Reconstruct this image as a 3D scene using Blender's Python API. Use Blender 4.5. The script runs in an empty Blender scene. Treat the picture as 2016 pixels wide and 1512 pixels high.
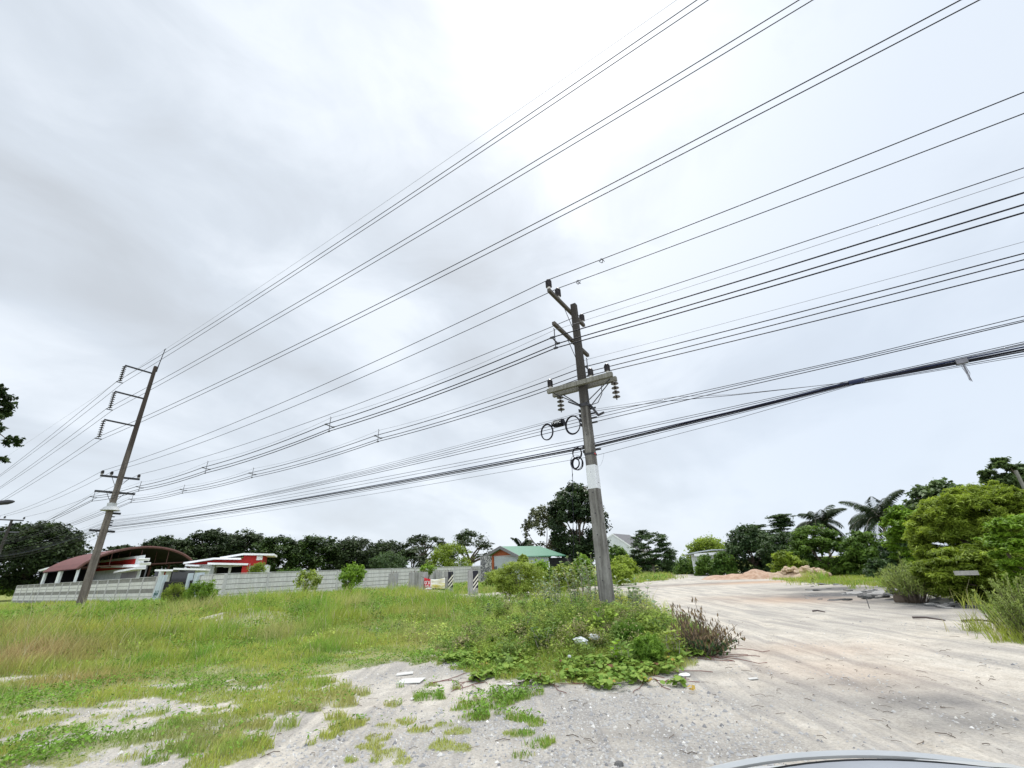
import bpy, math, random
import numpy as np
from mathutils import Vector, noise as mnoise
from math import sin, cos, tan, pi, hypot, exp, radians, atan
C = bpy.context.scene.collection
SC = bpy.context.scene
V = Vector
rnd = random.Random(7)
rng = np.random.default_rng(11)

# ------------------------------------------------------------------ camera
F = 850.0; PITCH = atan(364 / F); ROLL = atan(84 / 1950.0); H = 1.6
FW = V((0, cos(PITCH), sin(PITCH))); U0 = V((0, -sin(PITCH), cos(PITCH))); R0 = V((1, 0, 0))
RT = R0 * cos(ROLL) - U0 * sin(ROLL); UP = U0 * cos(ROLL) + R0 * sin(ROLL)
EYE = V((0, 0, H))
cd = bpy.data.cameras.new('camera'); cam = bpy.data.objects.new('camera', cd); C.objects.link(cam)
cd.sensor_width = 36.0; cd.lens = F / 2016 * 36.0; cd.clip_start = 0.05; cd.clip_end = 5000
m = cam.matrix_world.copy()
for i in range(3):
    m[i][0] = RT[i]; m[i][1] = UP[i]; m[i][2] = -FW[i]; m[i][3] = EYE[i]
cam.matrix_world = m
SC.camera = cam

def ray(x, y):
    return FW + RT * ((x - 1008) / F) + UP * ((756 - y) / F)
def gnd(x, y, z=0.0):
    d = ray(x, y); return EYE + d * ((z - H) / d.z)
def at(x, y, dist):
    d = ray(x, y); return EYE + d * (dist / hypot(d.x, d.y))
def pln(x, y, p, n):
    d = ray(x, y); return EYE + d * ((p - EYE).dot(n) / d.dot(n))

# ------------------------------------------------------------------ numpy value noise
def vnoise(x, y, s, seed=0):
    x = np.asarray(x, float) / s + 1000.0; y = np.asarray(y, float) / s + 1000.0
    xi = np.floor(x).astype(np.int64); yi = np.floor(y).astype(np.int64)
    fx = x - xi; fy = y - yi
    fx = fx * fx * (3 - 2 * fx); fy = fy * fy * (3 - 2 * fy)
    def hsh(a, b):
        h = (a * 374761393 + b * 668265263 + seed * 974634777) & 0xffffffff
        h = ((h ^ (h >> 13)) * 1274126177) & 0xffffffff
        return ((h ^ (h >> 16)) & 0xffff) / 65535.0
    a = hsh(xi, yi); b = hsh(xi + 1, yi); c = hsh(xi, yi + 1); d = hsh(xi + 1, yi + 1)
    return (a * (1 - fx) + b * fx) * (1 - fy) + (c * (1 - fx) + d * fx) * fy
def fbm(x, y, s, seed=0, o=3):
    r = 0; a = 1; t = 0
    for k in range(o):
        r = r + a * vnoise(x, y, s / 2 ** k, seed + k); t += a; a *= .5
    return r / t
def sstep(a, b, x):
    t = np.clip((x - a) / (b - a), 0, 1); return t * t * (3 - 2 * t)

def hgt(x, y):
    x = np.asarray(x, float); y = np.asarray(y, float)
    z = .20 * np.exp(-((x - 1.4) ** 2 / 9 + (y - 10.8) ** 2 / 5))
    z = z + .22 * np.exp(-((x + 14) ** 2 / 150 + (y - 26) ** 2 / 60))
    z = z + .62 * np.exp(-((x + 9.7) ** 2 / 5.0 + (y - 17.0) ** 2 / 2.2))
    q = (x - 4.2) + (y - 9) * -.42 + .5 * np.sin(y * .35)
    rut = np.exp(-(q / .16) ** 2) + np.exp(-((q - 1.55) / .17) ** 2) + .7 * np.exp(-((q - 3.1) / .2) ** 2)
    z = z - .035 * rut * sstep(30, 18, np.hypot(x, y)) * sstep(1.5, 2.6, x) + .02 * (fbm(x, y, .5, 15) - .5)
    z = z + .03 * (fbm(x, y, 3.0, 5) - .5) + .10 * (fbm(x, y, 12.0, 9) - .5) * sstep(12, 25, np.hypot(x, y))
    return z
def hz(x, y): return float(hgt(x, y))
def on(x, y): return V((x, y, hz(x, y)))

# ------------------------------------------------------------------ materials
def mat(name): 
    mt = bpy.data.materials.new(name); mt.use_nodes = True
    nt = mt.node_tree; nt.nodes.clear()
    return mt, nt, nt.nodes, nt.links
def N(nt, t, **kw):
    n = nt.nodes.new(t)
    for k, v in kw.items():
        if k in n.inputs: n.inputs[k].default_value = v
        else: setattr(n, k, v)
    return n
def ramp(nt, pts, fac=None):
    r = nt.nodes.new('ShaderNodeValToRGB'); e = r.color_ramp.elements
    while len(e) < len(pts): e.new(0.5)
    for i, (p, c) in enumerate(pts):
        e[i].position = p; e[i].color = (c[0], c[1], c[2], 1) if hasattr(c, '__len__') else (c, c, c, 1)
    if fac is not None: nt.links.new(fac, r.inputs[0])
    return r.outputs[0]
def mixc(nt, f, a, b, mode='MIX'):
    n = nt.nodes.new('ShaderNodeMix'); n.data_type = 'RGBA'; n.blend_type = mode
    for i, v in ((0, f), (6, a), (7, b)):
        if hasattr(v, 'node'): nt.links.new(v, n.inputs[i])
        elif i == 0: n.inputs[0].default_value = v
        else: n.inputs[i].default_value = (v[0], v[1], v[2], 1)
    return n.outputs[2]
def mth(nt, op, a, b=None, c=None, clamp=False):
    n = nt.nodes.new('ShaderNodeMath'); n.operation = op; n.use_clamp = clamp
    for i, v in ((0, a), (1, b), (2, c)):
        if v is None: continue
        if hasattr(v, 'node'): nt.links.new(v, n.inputs[i])
        else: n.inputs[i].default_value = v
    return n.outputs[0]
def noi(nt, vec, scale, detail=4, rough=.55, dist=0.0):
    n = nt.nodes.new('ShaderNodeTexNoise'); n.inputs['Scale'].default_value = scale
    n.inputs['Detail'].default_value = detail; n.inputs['Roughness'].default_value = rough
    n.inputs['Distortion'].default_value = dist
    if vec is not None: nt.links.new(vec, n.inputs['Vector'])
    return n.outputs[0]
def vmap(nt, src, sc=(1, 1, 1), rot=(0, 0, 0), loc=(0, 0, 0)):
    n = nt.nodes.new('ShaderNodeMapping'); n.inputs['Scale'].default_value = sc
    n.inputs['Rotation'].default_value = rot; n.inputs['Location'].default_value = loc
    nt.links.new(src, n.inputs[0]); return n.outputs[0]
def pos(nt):
    return nt.nodes.new('ShaderNodeNewGeometry').outputs['Position']
def fin(nt, col, rough=.8, bump=None, bstr=.3, bdist=.02, spec=.3, metal=0.0):
    p = nt.nodes.new('ShaderNodeBsdfPrincipled')
    if hasattr(col, 'node'): nt.links.new(col, p.inputs['Base Color'])
    else: p.inputs['Base Color'].default_value = (*col, 1)
    p.inputs['Roughness'].default_value = rough; p.inputs['Specular IOR Level'].default_value = spec
    p.inputs['Metallic'].default_value = metal
    if bump is not None:
        b = nt.nodes.new('ShaderNodeBump'); b.inputs['Strength'].default_value = bstr; b.inputs['Distance'].default_value = bdist
        nt.links.new(bump, b.inputs['Height']); nt.links.new(b.outputs[0], p.inputs['Normal'])
    o = nt.nodes.new('ShaderNodeOutputMaterial'); nt.links.new(p.outputs[0], o.inputs[0])
    return p
def plain(name, c, rough=.7, var=.25, scale=3.0, bump=.15, spec=.3, metal=0.0, stain=None):
    mt, nt, n, l = mat(name)
    g = pos(nt); f = noi(nt, g, scale, 6, .65)
    lo = [v * (1 - var) for v in c]; hi = [min(1, v * (1 + var)) for v in c]
    col = ramp(nt, [(.3, lo), (.7, hi)], f)
    if stain:
        f2 = noi(nt, vmap(nt, g, (2.2, 2.2, .35)), 1.6, 5, .7)
        s = ramp(nt, [(.48, 0), (.68, 1)], f2)
        col = mixc(nt, s, col, stain)
    fin(nt, col, rough, noi(nt, g, scale * 6, 5), bump, .01, spec, metal)
    return mt
def upn(nt, k):   # thin blades and leaves scatter light like a tuft: lean their shading normal upwards
    g = nt.nodes.new('ShaderNodeNewGeometry'); a = nt.nodes.new('ShaderNodeVectorMath'); a.operation = 'ADD'
    nt.links.new(g.outputs['Normal'], a.inputs[0]); a.inputs[1].default_value = (0, 0, k)
    b = nt.nodes.new('ShaderNodeVectorMath'); b.operation = 'NORMALIZE'; nt.links.new(a.outputs[0], b.inputs[0]); return b.outputs[0]
def leafmat(name, dark, light, trans=.3, rough=.55, spec=.25, extra=None):
    mt, nt, n, l = mat(name)
    a = n.new('ShaderNodeAttribute'); a.attribute_name = 'tone'
    pts = [(0, dark), (1, light)]
    if extra: pts = [(0, dark), (.85, light), (1, extra)]
    col = ramp(nt, pts, a.outputs['Fac'])
    p = N(nt, 'ShaderNodeBsdfPrincipled', Roughness=rough); p.inputs['Specular IOR Level'].default_value = spec
    l.new(col, p.inputs['Base Color']); l.new(upn(nt, .55), p.inputs['Normal'])
    t = n.new('ShaderNodeBsdfTranslucent'); l.new(mixc(nt, 1.0, col, (1.0, 1.0, .6), 'MULTIPLY'), t.inputs[0])
    mx = n.new('ShaderNodeMixShader'); mx.inputs[0].default_value = trans
    l.new(p.outputs[0], mx.inputs[1]); l.new(t.outputs[0], mx.inputs[2])
    o = n.new('ShaderNodeOutputMaterial'); l.new(mx.outputs[0], o.inputs[0])
    return mt
def vcolmat(name, trans=.3):
    mt, nt, n, l = mat(name)
    a = n.new('ShaderNodeAttribute'); a.attribute_name = 'hue'
    p = N(nt, 'ShaderNodeBsdfPrincipled', Roughness=.6); p.inputs['Specular IOR Level'].default_value = .2
    l.new(a.outputs['Color'], p.inputs['Base Color']); l.new(upn(nt, 1.3), p.inputs['Normal'])
    t = n.new('ShaderNodeBsdfTranslucent'); l.new(a.outputs['Color'], t.inputs[0])
    mx = n.new('ShaderNodeMixShader'); mx.inputs[0].default_value = trans
    l.new(p.outputs[0], mx.inputs[1]); l.new(t.outputs[0], mx.inputs[2])
    o = n.new('ShaderNodeOutputMaterial'); l.new(mx.outputs[0], o.inputs[0])
    return mt

# concrete pole: vertical streaks, pits and dark weathering
def concrete(name, base, dark, streak=.6, sc=1.0, top=None):
    mt, nt, n, l = mat(name)
    g = pos(nt)
    f = noi(nt, vmap(nt, g, (9 * sc, 9 * sc, .45 * sc)), 1.0, 6, .7, .4)
    f2 = noi(nt, g, 14 * sc, 6, .7)
    f3 = noi(nt, g, 1.3 * sc, 4, .6)
    a = ramp(nt, [(.42, 0), (.62, 1)], f)
    col = mixc(nt, mth(nt, 'MULTIPLY', a, streak), base, dark)
    col = mixc(nt, ramp(nt, [(.35, .55), (.7, 0)], f3), col, [v * 1.6 for v in dark])
    if top:   # sooty algae stain on the upper shaft
        sz = n.new('ShaderNodeSeparateXYZ'); l.new(g, sz.inputs[0])
        tt = mth(nt, 'ADD', mth(nt, 'DIVIDE', mth(nt, 'SUBTRACT', sz.outputs[2], top[0]), top[1]), mth(nt, 'MULTIPLY_ADD', f, 1.6, -.8))
        col = mixc(nt, ramp(nt, [(.2, 0), (.9, .95)], tt), col, dark)
    col = mixc(nt, .5, col, mixc(nt, 1.0, col, ramp(nt, [(.3, .5), (.7, 1.0)], f2), 'MULTIPLY'))
    fin(nt, col, .88, f2, .4, .01, .15)
    return mt

M = {}
M['pole'] = concrete('weathered_concrete', (.31, .30, .275), (.050, .045, .040), .75, 1.0, (4.2, 3.0))
M['polefar'] = concrete('brown_concrete', (.24, .21, .18), (.06, .048, .042), .7, 1.0, (6.0, 9.0))
M['arm'] = concrete('crossarm_concrete', (.29, .285, .25), (.10, .095, .08), .6, 1.5)
M['armdark'] = concrete('dark_crossarm', (.13, .115, .10), (.05, .045, .04), .5, 1.5)
M['whiteband'] = plain('white_band_paint', (.60, .61, .62), .6, .06, 8)
M['insul'] = plain('insulator_porcelain', (.016, .011, .012), .25, .2, 5, .0, .5)
M['insulgrey'] = plain('insulator_cap', (.55, .53, .5), .5, .15)
M['steel'] = plain('galvanised_steel', (.12, .12, .125), .5, .2, 6, .1, .4, .6)
M['darksteel'] = plain('dark_steel', (.03, .03, .034), .5, .2)
M['wire'] = plain('cable_black', (.008, .008, .014), .55, .2, 4, 0, .2)
M['wireblue'] = plain('cable_blue', (.012, .02, .06), .45, .2, 4, 0, .3)
M['wiregrey'] = plain('wire_grey', (.16, .16, .18), .5, .2, 4, 0, .3)
M['tape'] = plain('red_tape', (.45, .03, .03), .6, .1)
M['letter'] = plain('white_letter', (.8, .8, .8), .6, .03)

# ------------------------------------------------------------------ geometry builder
class G:
    def __init__(s): s.v = []; s.f = []
    def quad(s, a, b, c, d): 
        i = len(s.v); s.v += [V(a), V(b), V(c), V(d)]; s.f.append((i, i + 1, i + 2, i + 3)); return s
    def poly(s, pts):
        i = len(s.v); s.v += [V(p) for p in pts]; s.f.append(tuple(range(i, i + len(pts)))); return s
    def box(s, c, ex, ey, ez):
        c = V(c); ex = V(ex); ey = V(ey); ez = V(ez); i = len(s.v)
        for a, b, d in ((-1, -1, -1), (1, -1, -1), (1, 1, -1), (-1, 1, -1), (-1, -1, 1), (1, -1, 1), (1, 1, 1), (-1, 1, 1)):
            s.v.append(c + ex * a + ey * b + ez * d)
        for q in ((0, 3, 2, 1), (4, 5, 6, 7), (0, 1, 5, 4), (1, 2, 6, 5), (2, 3, 7, 6), (3, 0, 4, 7)):
            s.f.append(tuple(i + k for k in q))
        return s
    def bar(s, a, b, w, h, up=(0, 0, 1)):
        a = V(a); b = V(b); t = (b - a); L = t.length; t = t / L
        sd = t.cross(V(up)); sd = sd.normalized() if sd.length > 1e-4 else V((1, 0, 0)); u = sd.cross(t)
        return s.box((a + b) / 2, t * L / 2, sd * w / 2, u * h / 2)
    def tube(s, pts, rad, n=6, cap=True):
        pts = [V(p) for p in pts]; k = len(pts)
        if not hasattr(rad, '__len__'): rad = [rad] * k
        i0 = len(s.v); pu = None
        for j, p in enumerate(pts):
            t = (pts[min(j + 1, k - 1)] - pts[max(j - 1, 0)]).normalized()
            if pu is None:
                pu = V((0, 0, 1)) if abs(t.z) < .9 else V((1, 0, 0))
            sd = t.cross(pu)
            if sd.length < 1e-5: sd = t.orthogonal()
            sd.normalize(); pu = sd.cross(t)
            for q in range(n):
                a = 2 * pi * q / n; s.v.append(p + (sd * cos(a) + pu * sin(a)) * rad[j])
        for j in range(k - 1):
            for q in range(n):
                a = i0 + j * n + q; b = i0 + j * n + (q + 1) % n
                s.f.append((a, b, b + n, a + n))
        if cap:
            s.f.append(tuple(i0 + q for q in reversed(range(n)))); s.f.append(tuple(i0 + (k - 1) * n + q for q in range(n)))
        return s
    def lathe(s, base, axis, prof, n=10):
        axis = V(axis).normalized(); base = V(base)
        return s.tube([base + axis * h for r, h in prof], [r for r, h in prof], n)
    def taper(s, base, ex, ey, z0, z1, w0, w1, ch=.12):   # chamfered square shaft
        ex = V(ex); ey = V(ey); i0 = len(s.v)
        for z, w in ((z0, w0), (z1, w1)):
            h = w / 2; c = h * (1 - ch)
            for a, b in ((h, -c), (h, c), (c, h), (-c, h), (-h, c), (-h, -c), (-c, -h), (c, -h)):
                s.v.append(V((base[0], base[1], z)) + ex * a + ey * b)
        for q in range(8):
            s.f.append((i0 + q, i0 + (q + 1) % 8, i0 + 8 + (q + 1) % 8, i0 + 8 + q))
        s.f.append(tuple(i0 + q for q in reversed(range(8)))); s.f.append(tuple(i0 + 8 + q for q in range(8)))
        return s
    def build_each(s, name, mt, parent=None):   # one object per unconnected piece
        n = len(s.v); root = list(range(n))
        def find(a):
            while root[a] != a: root[a] = root[root[a]]; a = root[a]
            return a
        for f in s.f:
            for a in f[1:]: root[find(a)] = find(f[0])
        grp = {}
        for f in s.f: grp.setdefault(find(f[0]), []).append(f)
        o = None
        for fs in grp.values():
            g = G(); ix = {}
            for f in fs:
                for a in f:
                    if a not in ix: ix[a] = len(g.v); g.v.append(s.v[a])
                g.f.append(tuple(ix[a] for a in f))
            o = g.build(name, mt, parent)
        return o
    def build(s, name, mt, parent=None, origin=None, smooth=False):
        me = bpy.data.meshes.new(name)
        o = bpy.data.objects.new(name, me); C.objects.link(o)
        off = V((0, 0, 0))
        if parent is not None:
            q = parent
            while q is not None: off = off + q.location; q = q.parent
            if origin is not None:
                off2 = V(origin); o.location = off2 - off; off = off2
            o.parent = parent
        elif origin is not None:
            off = V(origin); o.location = off
        me.from_pydata([tuple(p - off) for p in s.v], [], s.f)
        me.materials.append(mt)
        if smooth:
            me.polygons.foreach_set('use_smooth', [True] * len(me.polygons))
        me.update()
        return o
def tag(o, label=None, cat=None, group=None, kind=None):
    if label: o['label'] = label
    if cat: o['category'] = cat
    if group: o['group'] = group
    o['kind'] = kind or 'thing'
    return o
def empty(name, loc, label, cat, group=None):
    o = bpy.data.objects.new(name, None); C.objects.link(o); o.location = V(loc); o.empty_display_size = .2
    return tag(o, label, cat, group)

# numpy meshes (leaves, blades)
def npmesh(name, verts, per, mt, parent=None, origin=(0, 0, 0), tone=None, hue=None, faces=None):
    verts = np.asarray(verts, np.float32).reshape(-1, 3) - np.asarray(origin, np.float32)
    me = bpy.data.meshes.new(name); nv = len(verts); me.vertices.add(nv); me.vertices.foreach_set('co', verts.ravel())
    if faces is None:
        nf = nv // per
        me.loops.add(nv); me.loops.foreach_set('vertex_index', np.arange(nv, dtype=np.int32))
        me.polygons.add(nf); me.polygons.foreach_set('loop_start', np.arange(0, nv, per, dtype=np.int32))
    else:
        li, ls = faces
        me.loops.add(len(li)); me.loops.foreach_set('vertex_index', li.astype(np.int32))
        me.polygons.add(len(ls)); me.polygons.foreach_set('loop_start', ls.astype(np.int32))
    if tone is not None:
        a = me.attributes.new('tone', 'FLOAT', 'POINT'); a.data.foreach_set('value', np.asarray(tone, np.float32))
    if hue is not None:
        a = me.attributes.new('hue', 'FLOAT_COLOR', 'POINT'); a.data.foreach_set('color', np.asarray(hue, np.float32).ravel())
    me.update(calc_edges=True); me.materials.append(mt)
    o = bpy.data.objects.new(name, me); C.objects.link(o)
    if parent is not None:
        o.parent = parent
    else: o.location = V(origin)
    return o
def nrm(a): return a / np.maximum(np.linalg.norm(a, axis=1, keepdims=True), 1e-6)
def leafquads(P, nor, L, W, tdir=None, fold=.0):
    n = len(P); nor = nrm(nor)
    t = rng.normal(size=(n, 3)) if tdir is None else tdir + rng.normal(size=(n, 3)) * .25
    t = nrm(t - nor * (t * nor).sum(1, keepdims=True)); b = np.cross(nor, t)
    L = np.broadcast_to(np.asarray(L, float), (n,))[:, None]; W = np.broadcast_to(np.asarray(W, float), (n,))[:, None]
    return np.stack([P - t * L * .5, P + b * W * .5 + t * L * .05, P + t * L * .5 - nor * L * fold, P - b * W * .5 + t * L * .05], 1)

# ------------------------------------------------------------------ world sky
SUN_PX = (1130, 60)
SD = ray(*SUN_PX).normalized()
SUN_EL = math.asin(SD.z); SUN_AZ = math.atan2(SD.x, SD.y)
w = bpy.data.worlds.new('World'); SC.world = w; w.use_nodes = True
nt = w.node_tree; nt.nodes.clear(); n = nt.nodes; l = nt.links
tc = n.new('ShaderNodeTexCoord'); dv = tc.outputs['Generated']
sky = n.new('ShaderNodeTexSky'); sky.sky_type = 'NISHITA'; sky.sun_disc = False
sky.sun_elevation = SUN_EL; sky.sun_rotation = SUN_AZ; sky.air_density = 1; sky.dust_density = 2
sx = n.new('ShaderNodeSeparateXYZ'); l.new(dv, sx.inputs[0])
zz = mth(nt, 'ADD', mth(nt, 'MAXIMUM', sx.outputs[2], 0.0), .20)
cx = n.new('ShaderNodeCombineXYZ'); l.new(mth(nt, 'DIVIDE', sx.outputs[0], zz), cx.inputs[0]); l.new(mth(nt, 'DIVIDE', sx.outputs[1], zz), cx.inputs[1])
cp = cx.outputs[0]
cr_ = vmap(nt, cp, (1, 1, 1), (0, 0, .48))     # bands run away to the right of the view
f1 = noi(nt, vmap(nt, cr_, (1.75, .62, 1), (0, 0, 0), (6.35, 2.3, 0)), 1.0, 6, .46, .35)   # broad bands
f2 = noi(nt, vmap(nt, cp, (.9, .75, 1), (0, 0, 0), (8.2, 4.1, 2)), 1.0, 4, .5, .5)         # large masses
f3 = noi(nt, vmap(nt, dv, (3.2, 3.2, 6.5), (0, .12, 0), (1.2, 9.1, 5)), 1.0, 7, .56, .5)   # mottling
cl = mth(nt, 'ADD', mth(nt, 'MULTIPLY', f1, .40), mth(nt, 'ADD', mth(nt, 'MULTIPLY', f2, .28), mth(nt, 'MULTIPLY', f3, .32)))
cl = mth(nt, 'ADD', cl, mth(nt, 'MULTIPLY', sx.outputs[0], .07))
GREY = (.405, .434, .468); MID = (.47, .512, .562); WHT = (.585, .626, .675)
ccol = ramp(nt, [(.335, GREY), (.445, MID), (.545, WHT)], cl)
veil = ramp(nt, [(.22, 0), (.62, 1)], sx.outputs[0])
low = ramp(nt, [(.02, 1), (.50, 0)], sx.outputs[2])
ccol = mixc(nt, mth(nt, 'MULTIPLY', veil, .55), ccol, (.465, .522, .60))
ccol = mixc(nt, mth(nt, 'MULTIPLY', mth(nt, 'MULTIPLY', low, veil), .6), ccol, (.455, .52, .615))
ccol = mixc(nt, mth(nt, 'MULTIPLY', ramp(nt, [(.0, 1), (.30, 0)], sx.outputs[2]), .40), ccol, (.575, .63, .695))
dt = n.new('ShaderNodeVectorMath'); dt.operation = 'DOT_PRODUCT'; l.new(dv, dt.inputs[0]); dt.inputs[1].default_value = SD
dp = mth(nt, 'MAXIMUM', dt.outputs['Value'], 0.0)
gl = mth(nt, 'ADD', mth(nt, 'MULTIPLY', mth(nt, 'POWER', dp, 9.0), .05), mth(nt, 'MULTIPLY', mth(nt, 'POWER', dp, 60.0), .07))
gl = mth(nt, 'MULTIPLY', gl, mth(nt, 'MULTIPLY_ADD', cl, 2.4, -.2))
# sky brightness added overhead and behind the viewer as unseen fill light
ov = mth(nt, 'ADD', mth(nt, 'MULTIPLY', ramp(nt, [(.90, 0), (1.0, 1)], sx.outputs[2]), 1.2), mth(nt, 'MULTIPLY', ramp(nt, [(.0, 0), (.6, 1)], mth(nt, 'MULTIPLY', sx.outputs[1], -1.0)), 1.25))
ccol = mixc(nt, 1.0, ccol, mth(nt, 'ADD', ov, 1.0), 'MULTIPLY')
gc = n.new('ShaderNodeCombineXYZ')
for i in range(3): l.new(gl, gc.inputs[i])
ccol = mixc(nt, 1.0, ccol, gc.outputs[0], 'ADD')
ten = mixc(nt, 1.0, ccol, (10, 10, 10), 'MULTIPLY')
allc = mixc(nt, .94, sky.outputs[0], ten)
bg = n.new('ShaderNodeBackground'); bg.inputs[1].default_value = .1; l.new(allc, bg.inputs[0])
ow = n.new('ShaderNodeOutputWorld'); l.new(bg.outputs[0], ow.inputs[0])
sl = bpy.data.lights.new('sun', 'SUN'); sl.energy = 1.5; sl.angle = radians(14); sl.color = (1, .96, .9)
so = bpy.data.objects.new('sun', sl); C.objects.link(so)
so.rotation_euler = (-SD).to_track_quat('-Z', 'Y').to_euler()
SC.view_settings.view_transform = 'Standard'; SC.view_settings.look = 'None'; SC.view_settings.exposure = 0.64; SC.view_settings.gamma = 1
SC.cycles.max_bounces = 6; SC.cycles.diffuse_bounces = 3; SC.cycles.transmission_bounces = 3; SC.cycles.use_denoising = True

# ------------------------------------------------------------------ ground zones
def gp(*p): return [tuple(gnd(*q)[:2]) for q in p]
POLY_GRASS = gp((0, 1500), (90, 1478), (230, 1440), (350, 1402), (450, 1370), (560, 1348), (680, 1330), (790, 1308), (860, 1318), (950, 1340), (1040, 1352),
                (1150, 1352), (1270, 1346), (1350, 1325), (1420, 1290), (1385, 1255), (1330, 1232), (1285, 1205), (1262, 1190), (1200, 1184), (1080, 1192), (960, 1197), (900, 1192)) \
    + [(-7, 30), (-6, 36), (2, 36), (14, 46), (20, 62), (24, 90), (-20, 130), (-140, 130), (-140, 20), (-20, 5)]
POLY_RIGHT = gp((1625, 1152), (1700, 1153), (1780, 1160), (1850, 1168), (1930, 1190), (1960, 1235), (1985, 1258), (2060, 1275)) + [(60, 12), (70, 45), (40, 70), (22, 46)]
def inpoly(x, y, poly):
    r = np.zeros(x.shape, bool); k = len(poly)
    for i in range(k):
        x1, y1 = poly[i]; x2, y2 = poly[(i + 1) % k]
        c = ((y1 > y) != (y2 > y)); 
        xi = (x2 - x1) * (y - y1) / ((y2 - y1) if abs(y2 - y1) > 1e-9 else 1e-9) + x1
        r ^= c & (x < xi)
    return r
PATCH = [(*gnd(px, py)[:2], rr) for px, py, rr in ((545, 1392, .55), (625, 1372, .5), (660, 1385, .3), (960, 1385, .32), (935, 1412, .2), (850, 1375, .25), (700, 1425, .18),
    (430, 1420, .3), (740, 1470, .15), (1010, 1372, .35), (600, 1350, .5), (480, 1372, .5), (795, 1420, .15), (350, 1432, .4), (150, 1470, .5), (60, 1500, .5), (250, 1455, .5), (320, 1440, .3), (1920, 1240, .25), (1608, 1142, .8), (900, 1440, .12), (1050, 1420, .1))]
_pr = random.Random(21)
PATCH += [(*gnd(_pr.uniform(60, 1060), _pr.uniform(1350, 1505))[:2], _pr.uniform(.05, .16)) for _ in range(75)]
PATCH += [(*gnd(_pr.uniform(0, 520), _pr.uniform(1395, 1500))[:2], _pr.uniform(.12, .34)) for _ in range(16)]
BARE = [(*gnd(px, py)[:2], rx, ry) for px, py, rx, ry in ((410, 1236, 2.8, 2.5), (720, 1242, 1.0, .5), (60, 1335, .8, .3), (130, 1400, .7, .2), (240, 1385, .6, .2), (330, 1350, .5, .15))]
def grassness(x, y):
    s = np.clip(np.hypot(x, y) / 12, .35, 2.5); g = 0
    for q, amp in enumerate((.5, 1.1, 1.9, 2.8)):      # soft, ragged margin: average of several warped outlines
        wx = x + (fbm(x, y, .9 + .2 * q, 21 + q) - .5) * amp * s; wy = y + (fbm(x, y, .8 + .2 * q, 31 + q) - .5) * amp * .9 * s
        g = g + (inpoly(wx, wy, POLY_GRASS) | inpoly(wx, wy, POLY_RIGHT)) * .25
    r = np.hypot(x, y); br = .45 * fbm(x, y, .8, 77, 3) + .55 * fbm(x, y, .26, 87, 3)
    near = sstep(12.5, 8.0, r) * sstep(1.0, -1.5, x)
    keep = br < (.30 + .42 * g - .24 * near + .28 * sstep(10, 13, r) * (g > .9))
    g = np.where(g > .01, np.where(keep, g ** .5, .05 * g), 0)
    for a, b, rr in PATCH:
        ix = np.nonzero((np.abs(x - a) < 1.6 * rr + .25) & (np.abs(y - b) < 1.6 * rr + .25))
        if not len(ix[0]): continue
        xx, yy = x[ix], y[ix]
        q = np.hypot(xx - a + (vnoise(xx, yy, .3, 7) - .5) * .9 * rr, (yy - b) * 1.3 + (vnoise(xx, yy, .25, 8) - .5) * .9 * rr) / rr
        g[ix] = np.maximum(g[ix], (q < .8 + .5 * vnoise(xx, yy, .1, 3)) * (.35 + .65 * (br[ix] < .56)))
    for a, b, rx, ry in BARE:
        q = np.hypot((x - a) / rx, (y - b) / ry) + .8 * (vnoise(x, y, .5, 9) - .5); g = np.where(q < 1, g * .08, g)
    return g

# ------------------------------------------------------------------ ground mesh
rings = np.concatenate([[0.3], np.geomspace(1.0, 70, 330), np.geomspace(75, 1500, 40)])
front = np.radians(np.linspace(-62, 62, 420)); back = np.radians(np.linspace(62, 298, 60))[1:-1]
ang = np.concatenate([front, back]); na = len(ang); nr = len(rings)
X = rings[:, None] * np.sin(ang)[None]; Y = rings[:, None] * np.cos(ang)[None]
Z = hgt(X, Y); Z[rings > 200] = 0
gv = np.stack([X, Y, Z], -1).reshape(-1, 3); gv = np.vstack([gv, [[0, 0, 0]]])
idx = np.arange(nr * na).reshape(nr, na); nx = np.roll(idx, -1, 1)
qd = np.stack([idx[:-1], idx[1:], nx[1:], nx[:-1]], -1).reshape(-1, 4)
tri = np.stack([np.full(na, nr * na), idx[0], nx[0]], -1)
li = np.concatenate([qd.ravel(), tri.ravel()]); ls = np.concatenate([np.arange(len(qd)) * 4, len(qd) * 4 + np.arange(na) * 3])
gx, gy = gv[:, 0], gv[:, 1]
gr = grassness(gx, gy); gr = gr * .72; gr = np.maximum(gr, sstep(40, 60, np.hypot(gx, gy)) * (grassness(gx, gy) > .5)); gr[np.hypot(gx, gy) > 75] = 1
grav = np.zeros(len(gv))
for px, py, rx, ry, s in ((980, 1440, 1.4, .9, 1), (1180, 1400, 2.0, 1.0, 1), (900, 1320, 1.3, .55, 1.0), (620, 1420, 1.6, .5, .5), (1400, 1460, 1.2, .8, .9), (1500, 1380, 1.5, 1.0, .5), (350, 1480, 1.2, .4, .5), (1150, 1490, 1.0, .6, 1)):
    c = gnd(px, py); grav = np.maximum(grav, s * np.exp(-(((gx - c.x) / rx) ** 2 + ((gy - c.y) / ry) ** 2)))
grav = np.clip(grav * (0.4 + 1.2 * fbm(gx, gy, .6, 91)), 0, 1)
oran = np.zeros(len(gv))
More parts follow.
